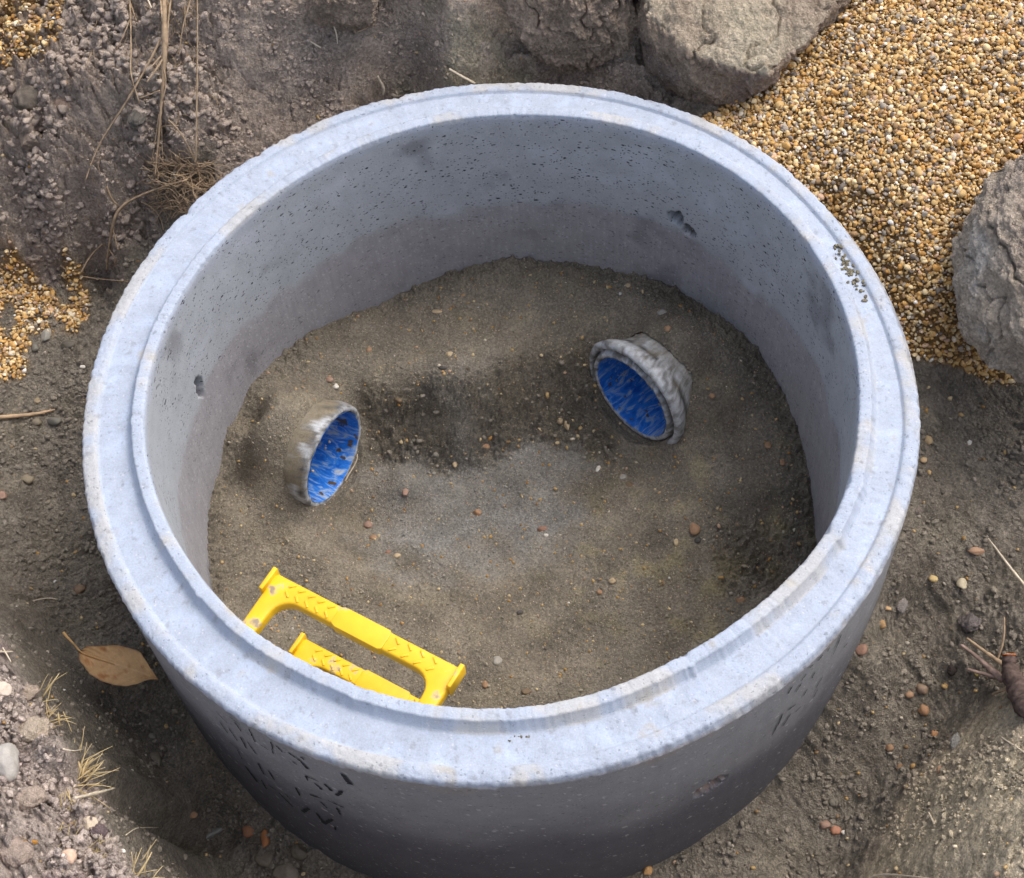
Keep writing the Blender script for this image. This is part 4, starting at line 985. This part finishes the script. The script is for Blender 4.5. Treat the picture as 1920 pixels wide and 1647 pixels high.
ST = [
 (618, 712, 15, 12, PNK, 'flat pinkish stone touching a small white pebble above the left pipe'), (630, 725, 12, 12, WHT, 'round whitish pebble just above the left pipe mouth'),
 (842, 665, 17, 11, TAN, 'tan stone lone in the middle of the smooth upper terrace'), (692, 656, 10, 12, ORG, 'small orange stone halfway between the left pipe and the back wall'),
 (820, 585, 20, 9, TAN, 'long thin tan flake near the back of the chamber floor'), (830, 690, 16, 10, DRK, 'dark angular pebble below the lone tan stone on the terrace'),
 (868, 555, 10, 9, ORG, 'orange pebble close to the back wall, nearest to it of the orange ones'), (1252, 617, 14, 14, ORG, 'orange stone directly above the collar of the right pipe'),
 (1241, 588, 20, 16, GRY, 'grey rounded stone between the right pipe and the back wall'), (1176, 536, 14, 11, TAN, 'tan pebble against the foot of the back wall'),
 (1063, 798, 12, 22, TAN, 'knobbly tan stone, tall and narrow, left of the right pipe'), (1050, 790, 13, 13, TAN*.8, 'brownish round stone touching the knobbly tan one'),
 (853, 870, 11, 16, TAN, 'upright tan pebble on the left of the grey hollow'), (910, 838, 16, 12, ORG, 'orange stone at the foot of the small scarp'),
 (760, 924, 12, 18, PNK, 'upright pinkish stone low in the hollow, left side'), (690, 985, 17, 17, PNK*.9, 'pinkish brown stone below the left pipe mouth'),
 (700, 1008, 14, 12, ORG*.9, 'orange brown stone just under the pinkish brown one'), (745, 1043, 15, 12, TAN, 'cream tan stone between two reddish ones above the upper step iron'),
 (727, 1036, 13, 10, RED, 'reddish stone left of the cream one above the upper step iron'), (895, 962, 17, 14, ORG, 'orange stone in the centre of the grey hollow'),
 (1016, 993, 20, 12, RED, 'largest reddish stone in the hollow, white chip beside it'), (1024, 1004, 10, 8, WHT, 'white chip under the largest reddish stone'),
 (1122, 880, 10, 15, WHT, 'cream flake below the right pipe mouth'), (1168, 896, 15, 14, GRY, 'pale grey angular stone in the channel below the right pipe'),
 (1180, 910, 18, 14, BRN, 'brown lump beside the pale grey angular stone'), (1302, 993, 22, 26, ORG, 'large orange stone on the right-hand sandy slope'),
 (1308, 1014, 14, 12, DRK, 'dark blue-grey pebble touching the large orange stone'), (1268, 1016, 9, 18, TAN, 'slim cream flake left of the large orange stone'),
 (1335, 743, 12, 12, ORG, 'orange pebble right of the right pipe collar'), (1440, 836, 12, 20, ORG, 'upright orange stone near the right wall, upper of two'),
 (1467, 867, 10, 16, ORG*1.05, 'upright orange stone near the right wall, lower of two'), (1148, 1089, 14, 12, TAN, 'yellowish pebble low on the near slope'),
 (1124, 1111, 11, 11, ORG, 'orange pebble below the yellowish one on the near slope'), (932, 1240, 21, 18, GRY*1.15, 'smooth round pale grey pebble right of the upper step iron'),
 (910, 1284, 11, 16, ORG, 'orange pebble between the step iron end and the near rim'), (987, 1296, 18, 14, BRN*1.1, 'brown stone half hidden behind the near rim'),
 (648, 1183, 14, 14, TAN, 'tan stone seen through the upper step iron'), (1388, 1125, 18, 14, ORG*.85, 'orange stone by the right near corner of the floor'),
 (975, 1150, 12, 12, DRK*1.3, 'dark pebble in the middle of the near slope'), (748, 751, 16, 14, BRN, 'brown clod at the lip of the scarp beside the left pipe'),
]
for s in ST: stone(*s[:6], inner=True, group=G1)
ST2 = [
 (497, 1574, 15, 38, lin(170, 112, 70), 'long orange brick-coloured flake standing upright beside the near ring wall', 12), (466, 1560, 24, 26, lin(148, 104, 76), 'squarish orange-brown stone left of the long orange flake'),
 (537, 1640, 50, 46, lin(128, 118, 102), 'large round brown cobble at the bottom edge beside the ring'), (498, 1612, 40, 40, lin(112, 102, 86), 'round cobble just up and left of the bottom-edge cobble'),
 (562, 1597, 34, 30, lin(104, 96, 82), 'round muddy cobble touching the ring base'), (398, 1562, 38, 18, lin(132, 130, 124), 'thin grey slate fragment in the lower left trench', 28),
 (362, 1528, 18, 14, ORG*.9, 'orange-tan stone left of the grey slate fragment'), (285, 1382, 20, 14, lin(120, 114, 102), 'grey stone in the middle of the lower left trench'),
 (328, 1334, 14, 14, lin(140, 130, 112), 'round pale pebble hard against the ring below the dry leaf'), (290, 1425, 24, 34, lin(104, 96, 82), 'muddy oval stone in the lower left trench', 20),
 (52, 900, 24, 20, lin(140, 128, 106), 'round tan pebble on the left trench floor below the twig'), (88, 630, 22, 28, lin(150, 146, 136), 'pale grey stone at the edge of the left shingle patch'),
 (66, 652, 16, 22, lin(112, 108, 98), 'darker grey stone left of the pale grey one by the shingle'), (128, 648, 28, 20, lin(96, 90, 80), 'dark muddy stone right of the pale grey one by the shingle'),
 (155, 688, 12, 8, WHT, 'small white chip between the left shingle patch and the ring'), (70, 753, 14, 14, lin(140, 124, 98), 'small tan pebble just above the bare twig'),
 (68, 792, 22, 18, lin(128, 118, 100), 'grey-brown pebble just under the bare twig'), (103, 790, 26, 18, lin(112, 108, 98), 'grey pebble under the right end of the bare twig'),
 (5, 930, 22, 18, PNK, 'pinkish stone at the left edge of the trench'), (150, 1108, 22, 22, lin(120, 98, 78), 'brown stone above the dry leaf'),
 (1829, 1034, 32, 15, lin(172, 138, 110), 'oblong pinkish brick fragment on the right trench slope', -10), (1749, 1086, 22, 13, lin(196, 170, 118), 'yellowish oval pebble on the right trench slope', -25),
 (1817, 831, 13, 12, WHT, 'small white pebble, highest on the right trench slope'), (1739, 827, 18, 20, lin(160, 138, 104), 'tan stone touching the right side of the ring, upper one'),
 (1732, 863, 13, 12, lin(186, 158, 120), 'pale tan pebble touching the right side of the ring, lower one'), (1803, 1096, 20, 24, lin(190, 178, 150), 'cream angular stone right of the yellowish oval pebble'),
 (1614, 1217, 24, 28, lin(140, 108, 90), 'pinkish brown stone against the ring base at lower right'), (1653, 1171, 18, 18, lin(160, 128, 88), 'tan stone between the ring and the black-and-white clod'),
 (1664, 1141, 14, 10, lin(190, 156, 112), 'pale tan pebble left of the black-and-white clod'), (1730, 1291, 26, 24, lin(136, 116, 96), 'rounded brown stone in the lower right trench'),
 (1705, 1303, 15, 13, ORG, 'orange pebble left of the rounded brown stone'), (1731, 1330, 20, 26, lin(160, 122, 90), 'holed tan stone below the rounded brown one', 20),
 (1752, 1377, 18, 13, lin(176, 130, 90), 'orange-tan stone left of the pale clod in the lower right trench'), (1668, 1402, 16, 14, ORG*.9, 'orange stone in the middle of the lower right trench'),
 (1687, 1440, 14, 22, lin(130, 100, 70), 'brown upright stone in the lower right trench'), (1761, 1445, 8, 22, ORG, 'thin orange sliver at the foot of the right bank'),
 (1548, 1547, 20, 20, PNK, 'pinkish stone, left one of the trio near the bottom edge'), (1566, 1558, 22, 22, lin(168, 118, 92), 'pink-orange stone, middle one of the trio near the bottom edge'),
 (1582, 1561, 10, 8, WHT, 'white chip, right one of the trio near the bottom edge'), (1561, 1505, 16, 16, lin(110, 104, 92), 'grey pebble above the pinkish trio'),
 (1214, 1632, 18, 22, lin(180, 140, 92), 'orange-tan stone touching the ring at the bottom edge'), (1830, 1262, 14, 16, lin(128, 112, 60), 'olive-yellow stone by the root stump'),
 (170, 1545, 34, 28, lin(205, 188, 164), 'smooth pale stone at the edge of the near left bank'), (227, 1596, 18, 10, lin(228, 222, 208), 'small white pebble on the near left bank below the smooth pale stone'),
 (6, 1295, 36, 30, lin(206, 190, 172), 'pale rounded lump at the top of the near left bank'), (8, 1436, 66, 74, lin(170, 165, 157), 'large whitish flint half buried in the near left bank'),
 (130, 1608, 32, 26, lin(206, 176, 152), 'pinkish pale stone on the near left bank'), (52, 1581, 34, 12, lin(166, 116, 40), 'mossy orange sliver of stone on the near left bank'),
]
for s in ST2: stone(*s[:6], ang=(s[6] if len(s) > 6 else None), inner=False, group=G2)
for px, py, w, h, c, l in [(1688, 1135, 26, 34, lin(150, 142, 136), 'pale crusty clod beside the ring, nearest to it'), (1818, 1168, 42, 40, lin(128, 120, 116), 'largest crusty clod on the right trench slope above the root stump'),
                           (1792, 1393, 20, 34, lin(170, 166, 158), 'pale grey clod in the lower right trench'), (1785, 1258, 20, 22, lin(72, 64, 60), 'small dark clod left of the root stump'),
                           (1720, 960, 20, 18, lin(140, 128, 118), 'pale brown clod against the right side of the ring'), (55, 1240+60, 40, 34, lin(186, 168, 150), 'dry tan clod at the upper end of the near left bank'),
                           (64, 1375, 60, 50, lin(196, 180, 160), 'big crumbly tan clod in the middle of the near left bank'), (60, 1500, 52, 46, lin(184, 166, 150), 'crumbly clod below the whitish flint'),
                           (30, 1600, 60, 50, lin(178, 160, 146), 'crumbly clod in the bottom left corner'), (185, 1560, 30, 28, lin(120, 104, 104), 'greyish clod right of the smooth pale stone'),
                           (60, 190, 60, 60, lin(126, 116, 104), 'greenish grey clod on the upper left heap'), (120, 200, 40, 36, lin(156, 136, 120), 'pale brown clod right of the greenish one on the heap'),
                           (258, 225, 36, 40, lin(112, 106, 98), 'dark grey clod under the long diagonal root'), (60, 265, 44, 40, lin(140, 126, 112), 'brown clod low on the upper left heap')]:
    stone(px, py, w, h, c, l, name='soil_clod', cat='clod', inner=False, group='clods of soil lying around the ring', clod=True, sink=.3)

# mud stuck on the rim
def rimpt(az, r): return np.array([r*math.cos(math.radians(az)), r*math.sin(math.radians(az)), -.002])
for az0, r0_, n, ln, lb in ((14., .577, 70, .045, 'smear of dried mud lumps on the right side of the rim'), (-91.5, .556, 12, .014, 'small crumb of mud in the rim groove at the near side')):
    P = np.array([rimpt(az0+random.gauss(0, ln*60), r0_+random.gauss(0, .007)) for _ in range(n)]); S = np.array([random.uniform(.001, .0048) for _ in range(n)])
    if n < 20: S *= .6
    V, Fc, I = pebbles(P, S, ICO2, ICOF2, rough=.3, flat=(.3, .6))
    o = mesh_np('dried_mud', V-P.mean(0), Fc, M_crumb, col=np.zeros((len(V), 3))+lin(142, 134, 112)); o.location = P.mean(0)
    tag(o, lb, 'mud', kind='stuff')

# ------------------------------------------------------------------ roots, twigs, grass, leaf
M_root = mat_flat('root', lin(160, 138, 112), .85, .2, .35, 90, .4)
M_rootp = mat_flat('root_pale', lin(208, 194, 170), .8, .2, .2, 90, .3)
M_straw = mat_flat('dry_grass', lin(206, 184, 138), .75, .25, .25, 60, .2)
M_bark = mat_flat('bark', lin(92, 78, 72), .9, .15, .4, 120, .7, .002)
def lift(pts, off, inner=False, smooth=2):
    """polyline in photograph points -> world, hanging a little proud of the soil"""
    P = []
    for i, p in enumerate(pts):
        o = off[i] if np.ndim(off) else off
        P.append(hit(p[0], p[1], inner=inner)-ray(p[0], p[1])*o)
    P = np.array(P)
    for _ in range(smooth):
        Q = P.copy(); Q[1:-1] = (P[:-2]+2*P[1:-1]+P[2:])/4; Q = np.where(((Q-P)@fw > .01)[:, None], P, Q); P = Q
    return spline(P, 6)
def root(name, lines, label, cat, mat, group=None, inner=False, parts=False):
    T = []
    for pts, rad, off in lines: T.append(tube(lift(pts, off, inner), rad, 6, .25))
    base = T[0][0].mean(0)
    if parts:
        th_ = empty(name, tuple(base)); tag(th_, label, cat, group)
        for nm, t in zip(parts, T): o = mesh_np(nm, t[0], t[1], mat, th_); local(o)
        return th_
    V, Fc = join(T); o = mesh_np(name, V-base, Fc, mat); o.location = base
    tag(o, label, cat, group); return o
GR = 'roots hanging down the upper left bank'
root('root', [([(300, 75), (290, 105), (262, 145), (232, 205), (212, 232), (185, 262), (172, 300), (160, 340)], (.0022, .0018, .0012), .022)], 'long thin root slanting down to the left across the upper left bank', 'root', M_root, GR)
root('root', [([(370, -10), (371, 60), (370, 120), (369, 200), (368, 260), (367, 308)], (.0013, .0013), .03)], 'straight thin root hanging vertically, rightmost on the upper left bank', 'root', M_root, GR)
root('root', [([(308, -10), (305, 30), (313, 60), (308, 110), (306, 150), (301, 215), (298, 260), (293, 300), (291, 330)], (.005, .006, .0028, .0022, .0018), .022),
              ([(322, -10), (318, 20), (311, 50), (314, 90)], (.0018, .0014), .024), ([(300, -10), (303, 25), (300, 50), (308, 80)], (.0016, .0014), .026),
              ([(306, 110), (295, 130), (285, 140), (275, 155)], (.0022, .0012), .024), ([(304, 120), (318, 145), (312, 165), (304, 190)], (.001, .0008), .024),
              ([(298, 215), (294, 250), (287, 290), (282, 310)], (.001, .0007), .022), ([(302, 220), (305, 250), (302, 280), (306, 300)], (.001, .0007), .022),
              ([(302, 105), (290, 120), (281, 128)], (.0016, .0008), .024), ([(300, 170), (285, 178), (262, 184)], (.0014, .0007), .022)],
     'thick bundle of matted roots hanging down the middle of the upper left bank', 'root', M_root, GR)
root('root', [([(316, 225), (335, 240), (346, 258), (356, 282), (366, 302)], (.0012, .0011), .02), ([(302, 238), (318, 233), (334, 236)], (.001, .0009), .02)], 'thin looping root between the bundle and the straight root', 'root', M_root, GR)
root('root', [([(350, 338), (330, 343), (296, 352), (260, 368), (222, 383), (216, 395), (211, 425), (205, 460), (201, 480), (200, 508)], (.0014, .002, .0028, .0026, .0018), .025),
              ([(200, 350), (204, 366), (212, 380), (220, 385)], (.0018, .0016), .024), ([(204, 468), (215, 480), (222, 492), (216, 500)], (.001, .0009), .02), ([(212, 430), (216, 450), (222, 470)], (.0016, .001), .02)],
     'forked root reaching left over the bank then dropping straight down beside the ring', 'root', M_root, GR)
root('root', [([(152, 512), (162, 490), (172, 472), (192, 458)], (.0018, .0015), .02)], 'short bent root over the dark hole at the foot of the bank', 'root', M_root, GR)
root('root', [([(113, 498), (124, 511), (150, 522), (190, 524), (240, 528)], (.0012, .0009), .01)], 'thin root lying along the foot of the upper left bank', 'root', M_root, GR)
root('root', [([(243, -10), (248, 40), (244, 100), (246, 140), (262, 195)], (.0016, .0009), .02), ([(240, -10), (246, 15), (256, 40)], (.0014, .0008), .02), ([(246, 30), (238, 55), (230, 70), (218, 95)], (.0012, .0007), .018)], 'thin root hanging left of the thick bundle', 'root', M_root, GR)
root('root', [([(360, -10), (352, 20), (345, 40), (338, 60), (336, 105)], (.0018, .0009), .02), ([(345, -10), (350, 18), (344, 45), (350, 75)], (.0014, .0008), .02)], 'wispy root hanging between the bundle and the straight root', 'root', M_root, GR)
root('root', [([(273, -10), (280, 5), (284, 15)], (.002, .001), .03)], 'short pale root stub at the top edge left of the bundle', 'root', M_rootp, GR)
root('root', [([(625, 45), (628, 55), (634, 68), (633, 82)], (.0016, .0012), .012)], 'short pale root above the back of the ring, left one', 'root', M_rootp)
root('root', [([(582, 78), (592, 84), (602, 90)], (.0014, .0012), .012)], 'tiny pale root left of the short pale one on the cut face', 'root', M_rootp)
root('root', [([(708, 143), (712, 155), (720, 163), (723, 166), (718, 178)], (.002, .0026, .0022), .014)], 'crooked white root poking out just behind the ring rim', 'root', M_rootp)
root('root', [([(660, 48), (664, 57), (669, 64)], (.001, .001), .01), ([(670, 60), (685, 55), (702, 46)], (.0014, .0014), .01)], 'thin root crossing the dark crack at the top', 'root', M_root)
root('root', [([(842, 130), (856, 139), (872, 147), (890, 157)], (.0022, .0028), .016)], 'short straight yellowish root stub behind the ring rim', 'root', M_rootp)
root('root', [([(670, 852), (676, 858), (664, 872), (655, 888), (647, 902)][0:5], (.0008, .0013), .006)], 'thin white sliver standing at the lower edge of the left pipe', 'root', M_rootp, inner=True)
# fibrous tangle (uncountable)
T = []
for i in range(190):
    cx0 = random.uniform(285, 405); cy0 = random.uniform(300, 400)
    if cx0+cy0*.95 > 765: continue
    a = random.gauss(.35, .7); L_ = random.uniform(25, 75); n = 5; pts = []
    bend = random.uniform(-1.4, 1.4)
    for k_ in range(n):
        t = k_/(n-1)-.5; pts.append((cx0+math.cos(a+bend*t)*L_*t, cy0+math.sin(a+bend*t)*L_*t))
    o_ = random.uniform(.004, .022)
    T.append(tube(lift(pts, [o_+random.uniform(0, .01) for _ in range(n)]), (.0009, .0006), 4))
for i in range(150):
    cx0 = random.choice([random.gauss(305, 16), random.uniform(160, 420), random.gauss(350, 12)]); cy0 = random.uniform(0, 480)
    if cx0*.93+cy0 > 690: continue
    a = random.gauss(1.5, .5); L_ = random.uniform(15, 50); n = 4; bend = random.uniform(-1.5, 1.5)
    pts = [(cx0+math.cos(a+bend*(k_/3-.5))*L_*(k_/3-.5), cy0+math.sin(a+bend*(k_/3-.5))*L_*(k_/3-.5)) for k_ in range(n)]
    T.append(tube(lift(pts, random.uniform(.003, .012)), (.0007, .0004), 4))
V_, F_ = join(T); tg = mesh_np('root_fibres', V_, F_, M_root); tag(tg, 'tangle of fine root fibres on the upper left bank beside the ring', 'root fibres', kind='stuff')
# twigs
root('twig', [([(-15, 784), (20, 782), (50, 778), (78, 777), (92, 770), (103, 768)], (.0042, .0036, .0026, .0012), .006), ([(60, 779), (70, 772), (84, 776)], (.002, .0012), .006)], 'bare pale twig lying on the left trench floor', 'twig', mat_flat('twig', lin(178, 152, 122), .85, .2, .3, 80, .4))
root('root', [([(1853, 1010), (1862, 1020), (1880, 1046), (1898, 1072), (1925, 1102)], (.0012, .0018, .0022), .012)], 'thin pale root running down the right trench slope', 'root', M_rootp)
root('root', [([(236, 1566), (255, 1554), (275, 1550), (297, 1552)], (.0009, .0008), .006)], 'hair-thin white root at the foot of the near left bank', 'root', M_rootp)
root('root', [([(62, 1127), (80, 1122), (95, 1119), (108, 1124)], (.001, .0008), .006)], 'hair-thin pale root on the soil above the dry leaf', 'root', M_rootp)
root('straw', [([(1622, 1652), (1636, 1640), (1652, 1637), (1690, 1641), (1745, 1648)], (.0014, .0018, .0012), .02)], 'bent pale straw crossing the bottom edge at lower right', 'straw', M_rootp)
root('twig', [([(1741, 1524), (1746, 1534), (1752, 1546)], (.0018, .0018), .006)], 'short peg of straw standing on the right bank', 'twig', M_rootp)
root('twig', [([(1876, 1382), (1895, 1394), (1925, 1414)], (.0012, .0012), .01)], 'thin stalk lying across the right bank', 'twig', M_rootp)
# root stump at the right edge
stp = empty('root_stump', tuple(hit(1895, 1290, inner=False))); tag(stp, 'dark broken root stump with forked twigs at the lower right edge', 'stump')
def spart(nm, pts, rad, off, mat, k=8, wob=.3):
    P = lift(pts, off, False); v, f = tube(P, rad, k, wob); o = mesh_np(nm, v, f, mat, stp); local(o); return P
P = spart('stump_root', [(1892, 1228), (1890, 1250), (1897, 1275), (1915, 1305), (1940, 1335)], (.010, .0115, .015, .018, .02), [.05, .04, .03, .02, .01], M_bark, 14, .5)
v, f = tube(np.array([P[0]-(P[1]-P[0])*.35, P[0]+(P[1]-P[0])*.1]), (.0085, .0105), 12, .2)
o = mesh_np('cut_end', v, f, mat_flat('cut_wood', lin(224, 120, 50), .7, .3, .3, 150), stp); local(o)
for pts, rad in (([(1801, 1209), (1822, 1222), (1842, 1240), (1862, 1258), (1880, 1275)], (.0022, .003, .005, .006)), ([(1813, 1197), (1830, 1212), (1855, 1227), (1885, 1250)], (.0018, .0026, .004)),
                 ([(1814, 1255), (1830, 1262), (1848, 1263), (1866, 1270)], (.0022, .0028, .0034)), ([(1883, 1157), (1886, 1190), (1882, 1215), (1870, 1238)], (.0013, .0016, .0016)), ([(1861, 1302), (1875, 1296), (1892, 1290)], (.002, .003))):
    spart('twig', pts, rad, .03, mat_flat('grey_twig', lin(150, 128, 116), .85, .2, .35, 90, .5) if rad[0] > .002 else M_root, 6)

# grass tufts on the near left bank
def tuft(cx, cy, n, L_, adir, spread, label, zoff=.0):
    base = hit(cx, cy, inner=False); T = []
    for i in range(n):
        a = math.radians(adir+random.gauss(0, spread)); l = L_*random.uniform(.5, 1.2)
        s = base+cr*random.gauss(0, .009)-np.array([0, cr[0]*0, 0])+np.array([0, random.gauss(0, .009), 0]); s[2] = bil(Z, s[0], s[1])-.002 if s[2] > -.1 else s[2]
        d = cr*math.cos(a)+cu*math.sin(a); d = d+np.array([0, 0, .35]); d /= np.linalg.norm(d)
        k_ = np.linspace(0, 1, 6)[:, None]; sag = np.array([0, 0, -1])*(k_**2)*l*random.uniform(-.05, .35)+np.cross(d, [0, 0, 1])*(k_**2)*l*random.uniform(-.2, .2)
        T.append(tube(s+d*k_*l+sag, (.0009, .0007, .0003) if random.random() > .15 else (.0013, .0019, .0005), 4))
    V, Fc = join(T); o = mesh_np('grass_tuft', V-base, Fc, M_straw); o.location = base
    tag(o, label, 'dry grass', 'tufts of dry grass along the near left bank'); return o
tuft(95, 1352, 16, .035, 20, 50, 'small dry grass tuft below the pale lump on the near left bank')
tuft(148, 1462, 34, .058, 25, 38, 'largest dry grass tuft, spiking out over the trench from the near left bank')
tuft(125, 1515, 22, .026, -10, 60, 'short yellow grass tuft just below the largest tuft')
tuft(120, 1572, 9, .022, 10, 60, 'sparse grass tuft left of the smooth pale stone')
tuft(168, 1598, 12, .028, 0, 50, 'sparse grass tuft right of the pinkish pale stone')
tuft(262, 1646, 12, .05, 55, 35, 'grass tuft at the bottom edge at the lower end of the near left bank')
tuft(75, 1300, 6, .045, 55, 22, 'few upright stalks at the upper part of the near left bank')
root('dry_grass_stalk', [([(118, 1405), (140, 1408), (166, 1402)], (.0012, .0005), .05)], 'single curved pale blade sticking out over the trench', 'dry grass', M_rootp)
root('dry_grass_stalk', [([(140, 1497), (165, 1493), (195, 1483), (216, 1478)], (.0018, .0028, .0008), .06)], 'broad pale blade pointing right from the largest tuft', 'dry grass', M_rootp)
root('twig', [([(0, 1222), (12, 1225), (24, 1222)], (.0016, .0008), .02), ([(5, 1215), (14, 1228), (21, 1242)], (.0014, .0008), .02)], 'forked pale twig at the upper end of the near left bank', 'twig', M_rootp)

# dry leaf
def leaf():
    base = hit(222, 1250, inner=False); z = base[2]
    for _ in range(6): z = max(float(bil(Z, *at(x_, y_, z)[:2])) for x_ in range(125, 296, 12) for y_ in range(1195+(x_-125)//4, 1275, 12) if True)*.5+z*.5
    z += .004
    top = [(147, 1222), (165, 1212), (190, 1211), (222, 1210), (245, 1216), (262, 1222), (276, 1242), (288, 1262), (298, 1275)]
    bot = [(147, 1222), (150, 1240), (168, 1264), (190, 1277), (215, 1285), (235, 1287), (258, 1283), (278, 1274), (298, 1275)]
    mid = [(147, 1222), (165, 1228), (190, 1236), (215, 1245), (238, 1252), (258, 1259), (275, 1266), (287, 1271), (298, 1275)]
    m = 41; s = np.linspace(0, 1, m); V = []
    def rs(l): l = np.array(l, float); return np.stack([np.interp(s, np.linspace(0, 1, len(l)), l[:, i]) for i in (0, 1)], 1)
    A, M_, B = rs(top), rs(mid), rs(bot)
    w = 25
    for i in range(m):
        for j in range(w):
            t = j/(w-1)*2-1
            p = M_[i]+(A[i]-M_[i])*max(0, -t)+(B[i]-M_[i])*max(0, t)
            e = (math.sin(i*1.3)*.6+math.sin(i*.7+2))*.6*abs(t)**6
            zz = z+.015*abs(t)**2*(1 if t > 0 else .4)+.006*math.sin(s[i]*3.1)-.0012*math.exp(-(t/.06)**2)+.0012*math.sin((s[i]*9+abs(t)*2.2)*6.28)*(.3+abs(t))*.6+.004*(s[i]-.5)
            V.append(at(p[0]+e, p[1]+e*.5, zz))
    V = np.array(V); n = len(V)
    I = np.arange(m*w).reshape(m, w); q_ = np.stack([I[:-1, :-1], I[1:, :-1], I[1:, 1:], I[:-1, 1:]], -1).reshape(-1, 4)
    V2 = np.concatenate([V, V-np.array([0, 0, .0005])]); Fc = np.concatenate([q_, q_[:, ::-1]+n])
    u = np.tile(np.linspace(-1, 1, w), m); ss = np.repeat(s, w)
    nz = fbm(V[:, 0], V[:, 1], 60, 4, 801); vein = np.exp(-((((ss*9+np.abs(u)*2.2) % 1)-.5)/.09)**2)*.25+np.exp(-(u/.05)**2)*.5
    col = np.zeros((n, 3))+lin(196, 158, 112); col = mixc(col, lin(160, 104, 62), sstep(.15, .8, nz+.5*sstep(.4, 0, ss)-.1)*.8); col = mixc(col, lin(222, 186, 140), np.clip(vein, 0, 1)*.7)
    col = mixc(col, lin(112, 78, 52), sstep(.9, 1, np.abs(u))*.5)
    lf = empty('dry_leaf', tuple(base)); tag(lf, 'curled tan autumn leaf lying on dark soil left of the ring', 'leaf')
    o = mesh_np('leaf_blade', V2, Fc, mat_attr('leaf', rough=.7, s1=60, s2=300, amp=.18, bump=.3, bdist=.0006), lf, col=np.concatenate([col, col])); local(o)
    P = spline([at(119, 1186, z+.012), at(127, 1196, z+.010), at(138, 1207, z+.006), at(150, 1221, z+.003), at(165, 1229, z+.0035), at(190, 1237, z+.006), at(215, 1246, z+.0065)], 6)
    v, f = tube(P, (.0026, .0016, .0014, .0005), 6); o = mesh_np('leaf_stalk', v, f, mat_flat('stalk', lin(196, 156, 104), .7, .2, .2, 80), lf); local(o)
leaf()
